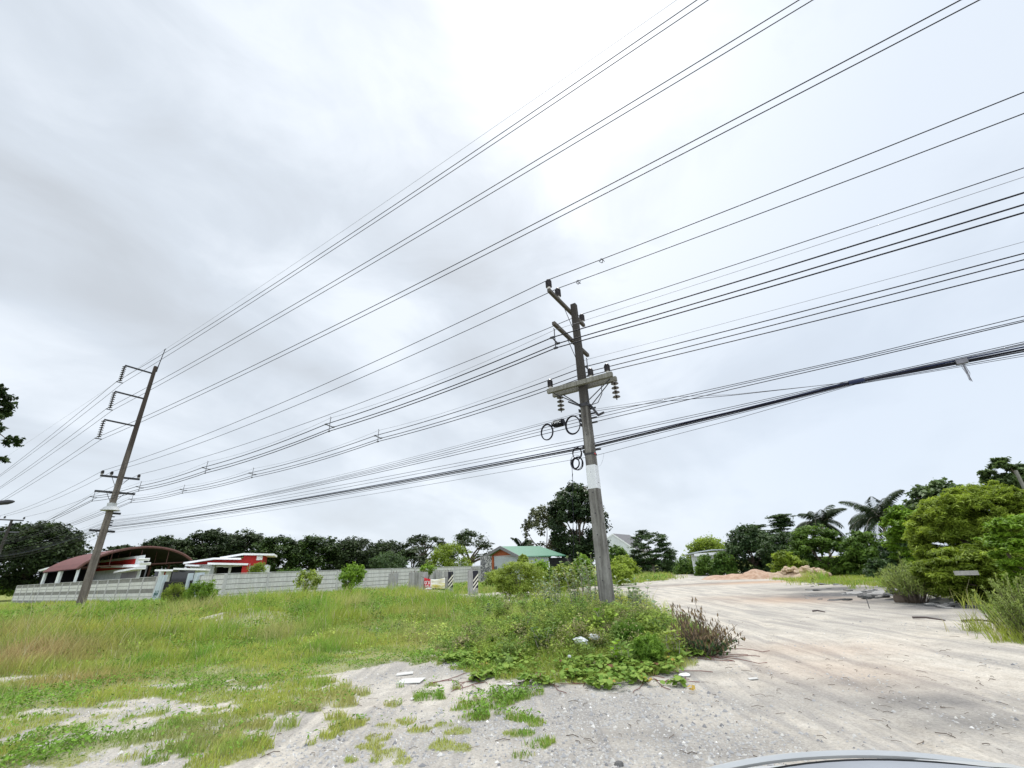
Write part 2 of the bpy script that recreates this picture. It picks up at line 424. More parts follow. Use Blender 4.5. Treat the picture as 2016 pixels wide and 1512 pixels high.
for px, py, rx, ry, s in ((1510, 1146, 5.5, 1.8, 1), (1570, 1180, 2.2, 1.6, .8), (1450, 1178, 1.8, 1.5, .3), (1600, 1280, 1.6, .8, .35), (415, 1230, 2.6, 1.9, .45), (1660, 1320, 1.2, 1.2, .3), (940, 1192, 2.5, 1.5, .3)):
    c = gnd(px, py); oran = np.maximum(oran, s * np.exp(-(((gx - c.x) / rx) ** 2 + ((gy - c.y) / ry) ** 2)))
dark = np.zeros(len(gv))
for px, py, rx, ry, s in ((1700, 1170, 3.6, 2.2, 1.2), (1860, 1181, 2.8, 1.8, 1.3), (1950, 1192, 2.6, 1.6, 1.3), (1640, 1160, 2.6, 2.0, 1.1), (1850, 1213, 2.2, .5, .45), (1820, 1380, 1.1, .45, .55), (1950, 1420, 1.0, .4, .5), (1680, 1345, .9, .3, .4), (1760, 1350, .8, .25, .4), (1450, 1480, .7, .3, .35), (1250, 1445, .9, .3, .35), (1330, 1152, 7, 1.6, .5), (960, 1325, .5, .2, .6), (1360, 1330, .9, .25, .5), (930, 1180, 1.2, .7, .5)):
    c = gnd(px, py); dark = np.maximum(dark, s * np.exp(-(((gx - c.x) / rx) ** 2 + ((gy - c.y) / ry) ** 2)))
dark = np.clip(dark * (.25 + 1.5 * fbm(gx, gy, .9, 41)), 0, 1)
mask = np.stack([gr, grav, oran, dark], -1)
mt, nt, n, l = mat('ground_earth')
a = n.new('ShaderNodeAttribute'); a.attribute_name = 'hue'
sp = n.new('ShaderNodeSeparateColor'); l.new(a.outputs['Color'], sp.inputs[0])
g = pos(nt)
big = noi(nt, g, .55, 5, .6, .3); med = noi(nt, g, 3.5, 6, .65); fine = noi(nt, g, 26, 6, .75); vfine = noi(nt, g, 90, 3, .7)
trk = noi(nt, vmap(nt, g, (2.6, .22, 1), (0, 0, -.62)), 1.0, 6, .62, .7)
vor = n.new('ShaderNodeTexVoronoi'); vor.inputs['Scale'].default_value = 34; vor.inputs['Randomness'].default_value = 1; l.new(g, vor.inputs['Vector'])
vor2 = n.new('ShaderNodeTexVoronoi'); vor2.inputs['Scale'].default_value = 75; l.new(g, vor2.inputs['Vector'])
sand = ramp(nt, [(.3, (.47, .42, .35)), (.5, (.585, .53, .45)), (.72, (.68, .63, .545))], med)
sand = mixc(nt, ramp(nt, [(.35, .55), (.62, 0)], big), sand, (.40, .38, .345))
sand = mixc(nt, ramp(nt, [(.38, .85), (.54, 0)], trk), sand, (.36, .335, .305))
sand = mixc(nt, ramp(nt, [(.55, 0), (.75, .6)], trk), sand, (.66, .615, .54))
sand = mixc(nt, .7, sand, mixc(nt, 1.0, sand, ramp(nt, [(.32, .55), (.55, 1.0), (.8, 1.12)], fine), 'MULTIPLY'))
stone = ramp(nt, [(0, (.22, .215, .21)), (.35, (.43, .42, .40)), (.7, (.58, .555, .515)), (1, (.70, .68, .64))], vor.outputs['Color'])
stone = mixc(nt, ramp(nt, [(.0, 0), (.5, .85)], vor.outputs['Distance']), stone, (.17, .165, .16))
gm = mth(nt, 'ADD', sp.outputs[1], mth(nt, 'MULTIPLY', ramp(nt, [(.54, 0), (.74, .7)], noi(nt, g, 1.1, 6, .7)), .55), clamp=True)
col = mixc(nt, mth(nt, 'MULTIPLY', gm, .62), sand, stone)
col = mixc(nt, mth(nt, 'MULTIPLY', sp.outputs[2], mth(nt, 'MULTIPLY_ADD', med, .8, .45), clamp=True), col, (.50, .33, .22))
ash = mixc(nt, fine, (.055, .052, .052), (.21, .205, .20))
a3 = n.new('ShaderNodeAttribute'); a3.attribute_name = 'tone'
col = mixc(nt, mth(nt, 'MULTIPLY', a3.outputs['Fac'], mth(nt, 'MULTIPLY_ADD', med, 1.2, .4), clamp=True), col, ash)
soil = mixc(nt, med, (.17, .205, .05), (.28, .30, .10))
col = mixc(nt, sp.outputs[0], col, soil)
bmp = mth(nt, 'ADD', mth(nt, 'MULTIPLY', fine, .5), mth(nt, 'ADD', mth(nt, 'MULTIPLY', vor.outputs['Distance'], -.5), mth(nt, 'MULTIPLY', med, .8)))
fin(nt, col, .95, bmp, .7, .03, .1)
go = npmesh('ground', gv, 0, mt, hue=mask, tone=dark, faces=(li, ls))
go.data.polygons.foreach_set('use_smooth', [True] * len(go.data.polygons))
tag(go, 'pale sandy gravel lot with tyre tracks and bare earth', 'ground', kind='structure')

# ------------------------------------------------------------------ poles
P1 = at(160, 1185, 50); P1 = V((P1.x, P1.y, 0)); P2 = V((2.44, 13.77, 0.0))
LN = V((P2.x - P1.x, P2.y - P1.y, 0)); SPAN = LN.length; U = LN / SPAN; NN = V((-U.y, U.x, 0))   # U along the line to the right, NN away from camera
P0 = P1 - U * 43.0
e = at(24, 1023, hypot(P0.x, P0.y)); P0 = V((e.x, e.y, 0)); P0TOP = e.z
UPZ = V((0, 0, 1))
def post_insulator(g1, g2, base, h=.30, r=.075, ax=UPZ):
    base = V(base)
    g2.lathe(base, ax, [(r * .55, 0), (r * .55, h * .22)], 8)
    pr = [(r * .5, h * .2)]
    k = 5
    for i in range(k):
        z = h * (.24 + .13 * i); pr += [(r, z), (r * 1.02, z + h * .05), (r * .72, z + h * .08), (r * .72, z + h * .125)]
    pr += [(r * .6, h * .92), (r * .75, h * .94), (r * .5, h * 1.0)]
    g1.lathe(base, ax, pr, 9)
    return base + ax * h
def string_insulator(top, bot, nd, r, name, parent, label=None):
    top = V(top); bot = V(bot); ax = bot - top; L = ax.length; g = G(); c = G()
    pr = [(r * .15, 0)]
    st = L / (nd + .3)
    for i in range(nd):
        z = st * (i + .25)
        pr += [(r * .18, z), (r * .45, z + st * .12), (r * .95, z + st * .3), (r, z + st * .42), (r * .3, z + st * .46), (r * .18, z + st * .6)]
    pr += [(r * .12, L)]
    g.lathe(top, ax, pr, 10)
    for i in range(nd):
        z = st * (i + .25) - st * .02
        c.lathe(top + ax.normalized() * (z - st * .22), ax, [(r * .26, 0), (r * .34, st * .12), (r * .34, st * .26)], 8)
    o = g.build(name, M['insul'], parent); c.build_each('cap', M['insulgrey' if nd < 6 else 'insul'], o)
    return o
# --- near pole
pole2 = empty('utility_pole', P2, 'grey concrete utility pole with a white painted band standing in roadside weeds', 'utility pole')
G().taper((P2.x, P2.y), U, NN, -.3, 10.62, .37, .20).build('shaft', M['pole'], pole2)
za = pln(1165, 963, P2, V((0, 1, 0))).z; zb = pln(1162, 917, P2, V((0, 1, 0))).z
def wsh(z): return .37 + (.20 - .37) * (z + .3) / 10.92
G().taper((P2.x, P2.y), U, NN, za, zb, wsh(za) + .012, wsh(zb) + .012).build('painted_band', M['whiteband'], pole2)
def p2x(px, py): return pln(px, py, P2, U)          # point in the plane across the line through P2
def p2l(px, py, off): return pln(px, py, P2 + NN * off, NN)
def p2xo(px, py): return pln(px, py, P2 - U * .16, U)
a1a, a1b = p2xo(1080, 571), p2xo(1149.6, 641); a2a, a2b = p2xo(1089.5, 636), p2xo(1157.5, 700)
def armz(a, b, q): t = (q - a).to_2d().length / (b - a).to_2d().length; return a.z + (b.z - a.z) * t
off = U * -.16; off0 = off; off = V((0, 0, 0))
for a, b in ((a1a, a1b), (a2a, a2b)):
    G().bar(a + off, b + off, .11, .12).build('crossarm', M['armdark'], pole2)
br = G()
for a, t in ((a1a, .62), (a2a, .55)):
    q = a.lerp(P2 + off0 + V((0, 0, a.z)), t)
    br.tube([q, V((P2.x, P2.y, a.z - .75)) + off0 * .8], .012, 5)
br.build_each('arm_brace', M['darksteel'], pole2)
D1b = p2xo(1079.4, 551); D2b = p2xo(1097.5, 568); Eb = p2xo(1144.7, 619)
ATT = {}
for k, b in (('D1', D1b), ('D2', D2b), ('E', Eb)):
    base = V((b.x, b.y, armz(a1a, a1b, b) + .06)) + off
    g1, g2 = G(), G(); top = post_insulator(g1, g2, base, max(.30, b.z - base.z), .11)
    o = g1.build('post_insulator', M['insul'], pole2); g2.build('insulator_base', M['insulgrey'], o); ATT[k] = top
# double crossarm along the line
fa, fb = p2l(1078, 768, -.22), p2l(1206, 740, -.22); ba, bb = p2l(1089, 776, .22), p2l(1214, 748, .22)
zc = (fa.z + fb.z) / 2; fa.z = fb.z = zc; ba.z = bb.z = (ba.z + bb.z) / 2
G().bar(fa, fb, .13, .16).build('double_crossarm', M['arm'], pole2)
G().bar(ba, bb, .13, .16).build('double_crossarm', M['arm'], pole2)
for px, py, pt in ((1083.5, 761, 747), (1163.5, 741, 725), (1196, 731, 716)):
    b = p2l(px, py, -.22); t = p2l(px, pt, -.22); b.z = fa.z + .08
    g1, g2 = G(), G(); post_insulator(g1, g2, b, max(.28, t.z - b.z), .10)
    o = g1.build('post_insulator', M['insul'], pole2); g2.build('insulator_base', M['insulgrey'], o)
for px, pt, pbm in ((1102.5, 780, 812), (1209.5, 752, 788)):
    t = p2l(px, pt, .22); b = p2l(px + 2, pbm, .22); t.z = ba.z - .06
    string_insulator(t, V((t.x, t.y, b.z)), 4, .13, 'string_insulator', pole2)
g1 = G()
for s in (-1, 1):
    g1.tube([P2 + U * s * 1.05 + NN * -.15 + V((0, 0, fa.z - .1)), P2 + U * s * .12 + NN * -.2 + V((0, 0, fa.z - .75))], .018, 5)
    g1.tube([P2 + U * s * .85 + NN * .2 + V((0, 0, fa.z - .1)), P2 + U * s * .12 + NN * .2 + V((0, 0, fa.z - .75))], .018, 5)
zj = fa.z - .75
for z, h in ((zj, .09), (pln(1150, 800, P2, V((0, 1, 0))).z, .06)):
    g1.box((P2.x, P2.y, z), U * (wsh(z) / 2 + .02), NN * (wsh(z) / 2 + .02), UPZ * h / 2)
g1.bar(P2 + U * -.12 + NN * -.22 + V((0, 0, zj - .05)), P2 + U * -.50 + NN * -.22 + V((0, 0, zj + .18)), .05, .05)
g1.bar(P2 + U * .14 + NN * .1 + V((0, 0, zj + .02)), P2 + U * .38 + NN * .1 + V((0, 0, zj - .40)), .07, .07)
g1.bar(P2 + U * .36 + NN * .1 + V((0, 0, zj - .42)), P2 + U * .60 + NN * .1 + V((0, 0, zj - .36)), .06, .06)
g1.tube([P2 + U * .62 + NN * .12 + V((0, 0, fa.z - .1)), P2 + U * .60 + NN * .12 + V((0, 0, fa.z - .45)), P2 + U * .42 + NN * .12 + V((0, 0, fa.z - .72)), P2 + U * .16 + NN * .1 + V((0, 0, zj + .0))], .014, 5)
g1.build_each('steel_bracket', M['darksteel'], pole2)
g1 = G()
for py in (803, 813, 822, 831, 876, 885):
    z = pln(1155, py, P2, V((0, 1, 0))).z
    g1.bar(P2 - U * .30 + NN * .18 + V((0, 0, z)), P2 + U * .30 + NN * .18 + V((0, 0, z)), .05, .05)
    g1.box(P2 - U * .28 + NN * .16 + V((0, 0, z)), U * .02, NN * .06, UPZ * .05)
g1.build_each('cable_clamp', M['darksteel'], pole2)
zr = pln(1157, 896, P2, V((0, 1, 0))).z
g1 = G(); 
for dz in (0, .03): g1.box((P2.x, P2.y, zr + dz), U * (wsh(zr) / 2 + .012), NN * (wsh(zr) / 2 + .012), V((0, 0, .014)) + U * .0)
g1.build_each('strap', M['darksteel'], pole2)
G().box((P2.x, P2.y, zr + .02) , U * (wsh(zr) / 2 + .016), NN * .07, UPZ * .02).build('red_tape', M['tape'], pole2)
g1 = G()
hol = []
for z in np.arange(1.2, 10.2, .62):
    for sgn, ax, ay in ((-1, NN, U), (1, U, NN)):
        c = V((P2.x, P2.y, z + (0 if sgn < 0 else .3))) + ax * sgn * (wsh(z) / 2 - .002)
        g1.box(c, ax * .008, ay * .016, UPZ * .016)
g1.build_each('bolt_hole', M['darksteel'], pole2)

# --- tall far pole
TOP1 = at(308.5, 722, hypot(P1.x, P1.y)); 
pole1 = empty('high_voltage_pole', P1, 'tall brown concrete power pole with three side arms, standing by the panel wall', 'utility pole')
G().taper((P1.x, P1.y), U, NN, -.3, TOP1.z, .50, .25, .3).build('shaft', M['polefar'], pole1)
def p1x(px, py): return pln(px, py, P1, U)
sp_ = G(); tip = p1x(325, 688); sp_.tube([V((P1.x, P1.y, TOP1.z - .5)) + NN * .17, V((P1.x, P1.y, TOP1.z + .3)) + NN * .2, tip], [.05, .04, .03], 6)
sp_.bar(tip - U * .2, tip + U * .2, .05, .05); sp_.build('earth_wire_spike', M['darksteel'], pole1)
HV = {}
def p1xo(px, py): return pln(px, py, P1 - U * .3, U)
for k, (x0, y0, x1, y1), (sx0, sy0), (sx1, sy1) in (('A', (245, 723, 300.6, 735.4), (232.6, 752), (238.2, 753.5)), ('B', (225, 774, 283, 785), (212, 805.5), (218.8, 807)), ('C', (204, 829, 265, 838.6), (190.8, 863.3), (196.4, 864))):
    a, b = p1x(x0, y0), p1x(x1, y1); b.x, b.y = P1.x, P1.y; a.z = b.z + .05
    G().bar(a, b, .10, .12).build('arm', M['darksteel'], pole1)
    bot = p1x((sx0 + sx1) / 2, (sy0 + sy1) / 2)
    bt = V((a.x, a.y, 0)) - NN * .25; bt = bot.copy()
    string_insulator(a - V((0, 0, .05)), bt + V((0, 0, .06)), 8, .16, 'string_insulator', pole1)
    G().bar(bt - NN * .24, bt + NN * .24, .05, .07).build('yoke', M['darksteel'], pole1)
    HV[k + '1'] = bt - NN * .22; HV[k + '2'] = bt + NN * .22
for (x0, y0, x1, y1), nm in (((197.4, 936, 274.8, 943.8), 'crossarm'), ((186.4, 966.4, 265.8, 972.9), 'crossarm'), ((175.5, 1043.5, 226, 1047), 'crossarm'), ((208, 1009.5, 237.5, 1011.5), 'crossarm')):
    a, b = p1xo(x0, y0), p1xo(x1, y1); o2 = V((0, 0, 0)); zc = (a.z + b.z) / 2
    G().bar(a + o2, b + o2, .13, .16).build(nm, M['darksteel'], pole1)
    c = a.lerp(b, .28); c2 = a.lerp(b, .74)
    if x0 < 205: G().tube([c + o2, V((P1.x, P1.y, zc - 1.0)) - U * .25]   , .02, 5).tube([c2 + o2, V((P1.x, P1.y, zc - 1.0)) - U * .25], .02, 5).build_each('arm_brace', M['darksteel'], pole1)
PA = {}
za_, zb_ = p1xo(197.4, 936), p1xo(274.8, 943.8)
for k, px, py in (('D1', 202.6, 927.5), ('D2', 220.6, 930), ('E', 274, 935.5)):
    b = p1xo(px, py); base = V((b.x, b.y, za_.z + (zb_.z - za_.z) * (b - za_).to_2d().length / (zb_ - za_).to_2d().length + .08))
    g1, g2 = G(), G(); top = post_insulator(g1, g2, base, max(.35, b.z - base.z), .12)
    o = g1.build('post_insulator', M['insul'], pole1); g2.build('insulator_base', M['insulgrey'], o); PA[k] = top
zc = p1x(217, 999).z
g1 = G(); g1.lathe((P1.x, P1.y, zc - .25), UPZ, [(.66, 0), (.46, .26), (.33, .32), (.32, .6)], 20); g1.build('climbing_guard', plain('grey_guard_sheet', (.40, .41, .41), .6, .15), pole1)
g1 = G(); 
for py in (1017, 1025, 1029, 1034): 
    z = p1x(215, py).z; g1.bar((P1.x, P1.y, z), V((P1.x, P1.y, z)) + NN * .42, .08, .08)
g1.build_each('cable_clamp', M['darksteel'], pole1)

# --- small pole beyond
pole0 = empty('utility_pole', P0, 'small distant concrete pole with one crossarm in front of the big dome tree', 'utility pole')
G().taper((P0.x, P0.y), U, NN, -.3, P0TOP, .42, .24, .2).build('shaft', M['pole'], pole0)
def p0x(px, py): return pln(px, py, P0, U)
a, b = p0x(-4, 1021), p0x(47, 1026); zc = (a.z + b.z) / 2; a.z = b.z = zc
G().bar(a - U * .2, b - U * .2, .14, .16).build('crossarm', M['steel'], pole0)
a2 = a - V((0, 0, 1.55)); b2 = b - V((0, 0, 1.55)); G().bar(a2 - U * .2, b2 - U * .2, .14, .16).build('crossarm', M['steel'], pole0)
for t in (.02, .24, .98):
    g1, g2 = G(), G(); post_insulator(g1, g2, a.lerp(b, t) - U * .2 + V((0, 0, .08)), .4, .12); o = g1.build('post_insulator', M['steel'], pole0)
Q0 = {'D1': a.lerp(b, .02) - U * .2 + V((0, 0, .48)), 'D2': a.lerp(b, .24) - U * .2 + V((0, 0, .48)), 'E': a.lerp(b, .98) - U * .2 + V((0, 0, .48))}

# ------------------------------------------------------------------ wires
def vplane_pt(px, py, A, B):
    d = (B - A); d.z = 0; d.normalize(); nn = V((-d.y, d.x, 0)); return pln(px, py, A, nn)
def span(A, B, mid=None, sag=.5, k=20):
    A = V(A); B = V(B)
    if mid is not None:
        Mp = vplane_pt(mid[0], mid[1], A, B); L = (B - A).to_2d().length; t = (Mp - A).to_2d().length / L
        t = min(.93, max(.07, t)); z0 = A.z + (B.z - A.z) * t; sag = (z0 - Mp.z) / (4 * t * (1 - t)); sag = max(-.4, min(3.0, sag))
    return [A.lerp(B, i / k) - V((0, 0, 4 * sag * (i / k) * (1 - i / k))) for i in range(k + 1)]
def onward(A, ex, sgn, L, sag, k=14):
    """from support A along the line (sgn*U) through what is seen at pixel ex, to the next support L metres on"""
    Q = pln(ex[0], ex[1], A, NN); s1 = abs((Q - A).dot(U)); kk = 4 * sag / L ** 2
    aa = (Q.z - A.z - kk * s1 * s1) / s1
    return [A + U * sgn * s + V((0, 0, aa * s + kk * s * s)) for s in [L * i / k for i in range(1, k + 1)]]
def wire(label, pts, r, mt='wire', group='overhead wires', cat='wire', name='overhead_wire', n=5):
    o = G().tube(pts, r, n).build(name, M[mt], origin=pts[0], smooth=True)
    return tag(o, label, cat, group)
HVL = 86.0
hvd = {'A1': ((900, 321), (1372, 0), (0, 935), 'upper cable of the topmost high voltage pair'), 'A2': ((900, 330.8), (1394, 0), (0, 938), 'lower cable of the topmost high voltage pair'),
       'B1': ((900, 409.5), (1573, 0), (0, 959), 'upper cable of the middle high voltage pair'), 'B2': ((900, 420.3), (1600, 0), (0, 962), 'lower cable of the middle high voltage pair'),
       'C1': ((900, 518.8), (1891, 0), (0, 986), 'upper cable of the third, lowest high voltage pair'), 'C2': ((900, 529.6), (1928, 0), (0, 990), 'lower cable of the third, lowest high voltage pair')}
for k, (mid, ex, lf, lab) in hvd.items():
    A = HV[k]
    E_ = pln(ex[0], ex[1], A, NN); s1 = (E_ - A).dot(U); Mm = pln(mid[0], mid[1], A, NN); s2 = (Mm - A).dot(U)
    # parabola through the three seen points
    z1, z2 = E_.z - A.z, Mm.z - A.z
    kk = (z1 / s1 - z2 / s2) / (s1 - s2); aa = z1 / s1 - kk * s1
    kk = max(0.0, min(.004, kk)); aa = z1 / s1 - kk * s1
    right = [A + U * s + V((0, 0, aa * s + kk * s * s)) for s in np.linspace(0, HVL, 40)]
    left = onward(A, lf, -1, HVL, 1.2, 20)
    wire(lab + ', running from the tall pole', left[::-1] + right, .016, group='high voltage cables')
A = tip; E_ = pln(1332, 0, A, NN); s1 = (E_ - A).dot(U); Mm = pln(640, 478.5, A, NN); s2 = (Mm - A).dot(U)
z1, z2 = E_.z - A.z, Mm.z - A.z; kk = (z1 / s1 - z2 / s2) / (s1 - s2); kk = max(0, min(.004, kk)); aa = z1 / s1 - kk * s1
wire('very thin grey earth wire above all others, from the spike of the tall pole', [A - U * s + V((0, 0, -.02 * s)) for s in (86, 60, 30)] + [A + U * s + V((0, 0, aa * s + kk * s * s)) for s in np.linspace(0, HVL, 40)], .008, 'wiregrey', 'high voltage cables')
mv = {'D1': ((700, 729), (2016, 181.5), 'highest of the three single wires on black insulators of the near pole'), 'D2': ((700, 748.5), (2016, 223.4), 'second of the three single wires, passing just under the highest'), 'E': ((700, 797), (2016, 330.6), 'third single wire, held by the insulator behind the near pole')}
for k, (mid, ex, lab) in mv.items():
    pts = span(Q0[k], PA[k], None, .5, 12)[:-1] + span(PA[k], ATT[k], mid, k=24) + onward(ATT[k], ex, 1, 43, .5)
    wire(lab, pts, .0135, group='single overhead wires')
# spacer cable sets: messenger + three cables, held by hangers
SPC = []
def cable_set(nm, hangers, mess, exits, mexit, hang2, labs, offw):
    """hangers: pixel positions of top and (a, b, c) cable points; lie in the plane A-B"""
    pass
def along(A, B, px, py): return vplane_pt(px, py, A, B)
S1A, S1B = p1xo(187.5, 967), p2xo(1091, 648)
S2A, S2B = p1xo(262, 974), p2xo(1155, 705)
def set_points(A, B, hang, a_left):
    T = {0: [], 1: [], 2: [], 3: []}
    for top, c1, c2, c3 in hang:
        Pt = along(A, B, *top); Pc3 = along(A, B, *c3)
        h = max(.30, min(1.2, Pt.z - Pc3.z))
        Pc1 = V((Pt.x, Pt.y, Pt.z - h * .55)) - NN * .20; Pc2 = V((Pt.x, Pt.y, Pt.z - h * .62)) + NN * .20
        T[0].append(Pt); T[1].append(Pc1); T[2].append(Pc2); T[3].append(V((Pt.x, Pt.y, Pt.z - h)))
        SPC.append((Pt, h))
    return T
h1 = [((187.5, 968), 0, 0, (183, 986)), ((278, 949), 0, 0, (275, 966)), ((409, 909.5), 0, 0, (405.5, 931)), ((651, 823), 0, 0, (648, 849)), ((1091, 650), 0, 0, (1096, 684.5))]
h2 = [((262, 975), 0, 0, (256.5, 990)), ((363, 956), 0, 0, (357, 971.5)), ((499, 922.5), 0, 0, (493, 941)), ((745.5, 847.5), 0, 0, (741.5, 870)), ((1155, 708), 0, 0, (1157.5, 740))]
for (A, B, hh, ex, mex, lf, nm, r) in ((S1A, S1B, h1, ((2016, 379.5), (2016, 403), (2016, 418.8)), (2016, 348.4), (107, 1014), 'upper', .019), (S2A, S2B, h2, ((2016, 499), (2016, 511.5), (2016, 530)), (2016, 476), (112, 1036), 'lower', .0165)):
    T = set_points(A, B, hh, lf)
    for q in range(4):
        pts = []
        K = T[q]
        L0 = onward(K[0], (lf[0], lf[1] + (0, 4, 5, 9)[q]), -1, 43, .5, 10)
        pts = L0[::-1]
        for i in range(len(K) - 1):
            pts += span(K[i], K[i + 1], None, (.02 if q == 0 else .012) * (K[i + 1] - K[i]).length, 8)[:-1]
        pts.append(K[-1]); pts += onward(K[-1], mex if q == 0 else ex[q - 1], 1, 43, .4)
        lab = ('hair thin support wire above the %s set of three cables' % nm) if q == 0 else ('%s thick black cable of the %s three cable set' % (('near side', 'far side', 'bottom')[q - 1], nm))
        wire(lab, pts,   .006 if q == 0 else r, 'wiregrey' if q == 0 else 'wire', 'cables of the %s three cable set' % nm)
# the hangers that hold them
for i, (Pt, h) in enumerate(SPC):
    g1 = G(); 
    g1.tube([Pt - NN * .03 + V((0, 0, .05)), Pt + NN * .03 + V((0, 0, .02)), Pt + V((0, 0, -.06)), Pt - V((0, 0, h))], .017, 5)
    g1.bar(Pt - V((0, 0, h * .55)) - NN * .22, Pt - V((0, 0, h * .60)), .03, .035); g1.bar(Pt - V((0, 0, h * .62)) + NN * .22, Pt - V((0, 0, h * .60)), .03, .035)
    for q, dz in ((-NN * .2, .55), (NN * .2, .62), (NN * 0, 1.0)): g1.bar(Pt + q - V((0, 0, h * dz)) - U * .07, Pt + q - V((0, 0, h * dz)) + U * .07, .05, .055)
    setn = 'upper' if i < 5 else 'lower'; k = i % 5
    where = ('hanging under the arm of the tall pole', 'just right of the tall pole', 'a third of the way along', 'nearest the near pole, mid span', 'hanging under the arm of the near pole')[k]
    o = g1.build('cable_spacer', M['darksteel'] if k in (0, 4) else M['steel'], origin=Pt)
    tag(o, 'cross shaped spacer on the %s cable set, %s' % (setn, where), 'cable spacer', 'cable spacers')
# telephone lines
PX2 = P2 + NN * .24
def t1(px, py): return p1x(px, py)
def t2(py): 
    z = pln(1153, py, PX2, V((0, 1, 0))).z; return V((PX2.x, PX2.y, z))
tel = [('slack grey telephone wire, first below the insulator strings', (222, 1017), 808, (640, 942), [(1330, 781), (1440, 777), (1680, 752), (2016, 676)], .006, 'wiregrey'),
       ('slack black telephone wire sagging into the thick bundle', (216, 1024), 811, (640, 946), [(1300, 791), (1440, 778.5), (1684, 751), (2016, 679)], .008, 'wire'),
       ('upper of the three straight telephone cables at right', (216, 1026), 819, (640, 948), [(1440, 757.5), (1700, 700), (2016, 622.4)], .009, 'wire'),
       ('middle of the three straight telephone cables at right', (214, 1028), 826, (640, 950), [(1440, 761), (1700, 703), (2016, 630)], .009, 'wire'),
       ('lower of the three straight telephone cables at right', (214, 1031), 833, (640, 953), [(1440, 766.5), (1700, 707), (2016, 633)], .011, 'wire'),
       ('thin black line above the thick cable bundle, higher of two', (213, 1033), 860, (640, 961), [(1440, 801), (1684, 747), (2016, 673)], .008, 'wire'),
       ('thin black line above the thick cable bundle, lower of two', (213, 1034), 865, (640, 967), [(1440, 805), (1684, 749), (2016, 677)], .008, 'wire'),
       ('bluish thick cable along the top of the bundle', (213, 1036), 874, (640, 973), [(1440, 810), (1684, 750), (2016, 683)], .018, 'wireblue'),
       ('thickest black cable in the middle of the bundle', (214, 1038), 878, (640, 975), [(1440, 812), (1684, 752), (2016, 688)], .024, 'wire'),
       ('black cable along the underside of the bundle', (216, 1042), 881, (640, 978), [(1440, 815), (1684, 754), (2016, 692)], .016, 'wire'),
       ('stray cable peeling off below the bundle', (217, 1044), 885, (640, 981), [(1440, 818), (1684, 756), (2016, 697)], .008, 'wire'),
       ('lowest thin wire, tied to the near pole by red tape', (225, 1048), 898, (640, 988), [(1440, 827), (1684, 757), (2016, 701)], .006, 'wire')]
for i, (lab, a_, yb, mid, right, r, mt_) in enumerate(tel):
    A = t1(*a_); B = t2(yb) + NN * .015 * (i % 3)
    pts = [A - U * 43 - V((0, 0, .4))] + span(A - U * 43 - V((0, 0, .4)), A, None, .6, 8)[1:-1] + span(A, B, mid, k=24)
    last = B; 
    for q in right:
        Q = pln(q[0], q[1], B, NN)
        for t in ((.5, 1.0) if q != right[0] else (.25, .5, .75, 1.0)): pts.append(last.lerp(Q, t))
        last = Q
    d = (pts[-1] - pts[-2]).normalized(); pts += [last + d * 12, last + d * 30]
    wire(lab, pts, r, mt_, 'telephone lines', n=6)
# blue binding, dangling tie, closure box, coils
Q = pln(1686, 751, PX2, NN); d = (pln(1720, 744, PX2, NN) - Q).normalized()
o = G().tube([Q - d * .16, Q + d * .16], .055, 8).build('cable_binding', M['wireblue'], origin=Q); tag(o, 'blue tape binding where the wires join the thick bundle', 'binding')
Q = pln(1893, 712, PX2, NN)
g1 = G(); q2 = pln(1912, 748, PX2, NN); q3 = pln(1905, 735, PX2, NN)
for j in range(5):
    jit = V((rnd.uniform(-.03, .03), 0, rnd.uniform(-.03, .03))); g1.tube([Q + jit, Q.lerp(q3, .5) + jit * 2, q3 + jit, q2 + jit * 1.5, q3 - jit * 2, Q - jit], .006, 4)
g1.box(Q, d * .10, NN * .05, UPZ * .05)
o = g1.build('cable_tie', M['wiregrey'], origin=Q); tag(o, 'frayed grey tie hanging from the thick bundle at right', 'cable tie')
PF = P2 + NN * .18
def ring(g, cpx, rx, turns=3, r=.012):
    c = pln(cpx[0], cpx[1], PF, NN); e2 = pln(cpx[0] + rx, cpx[1], PF, NN); R_ = (e2 - c).length
    for q in range(turns):
        cc = c + NN * .02 * q + V((0, 0, rnd.uniform(-.02, .02))); rr = R_ * rnd.uniform(.95, 1.04)
        g.tube([cc + U * rr * cos(a) * .97 + UPZ * rr * 1.16 * sin(a) for a in np.linspace(0, 2 * pi, 26)], r, 5, False)
    return c, R_
for cpx, rx, lab in (((1076.5, 850), 12, 'left loop of spare black cable beside the closure box'), ((1127.5, 837), 14.5, 'right loop of spare black cable beside the closure box')):
    g1 = G(); c, R_ = ring(g1, cpx, rx, 3, .017); o = g1.build('cable_loop', M['wire'], origin=c); tag(o, lab, 'cable loop', 'cable loops by the closure')
g1 = G(); c, _ = ring(g1, (1135.5, 892), 9, 4, .010); o = g1.build('cable_coil', M['wire'], origin=c); tag(o, 'small upper coil of cable hanging left of the near pole', 'cable coil', 'cable coils')
g1 = G(); c, _ = ring(g1, (1132, 912), 8, 4, .010); ring(g1, (1136.5, 912), 10, 5, .009); ring(g1, (1134, 911), 12, 2, .005)
o = g1.build('cable_coil', M['wire'], origin=c); tag(o, 'tangled lower double coil of cable above the dangling wire', 'cable coil', 'cable coils')
b0, b1 = pln(1087, 836, PF, NN), pln(1110, 830.5, PF, NN)
ax = (b1 - b0); L = ax.length; ax.normalize(); hgt_ = .5 * (pln(1098, 826, PF, NN) - pln(1098, 840, PF, NN)).length
box = empty('cable_closure', b0.lerp(b1, .5), 'black cylindrical cable closure with white letters hung between two loops', 'cable closure')
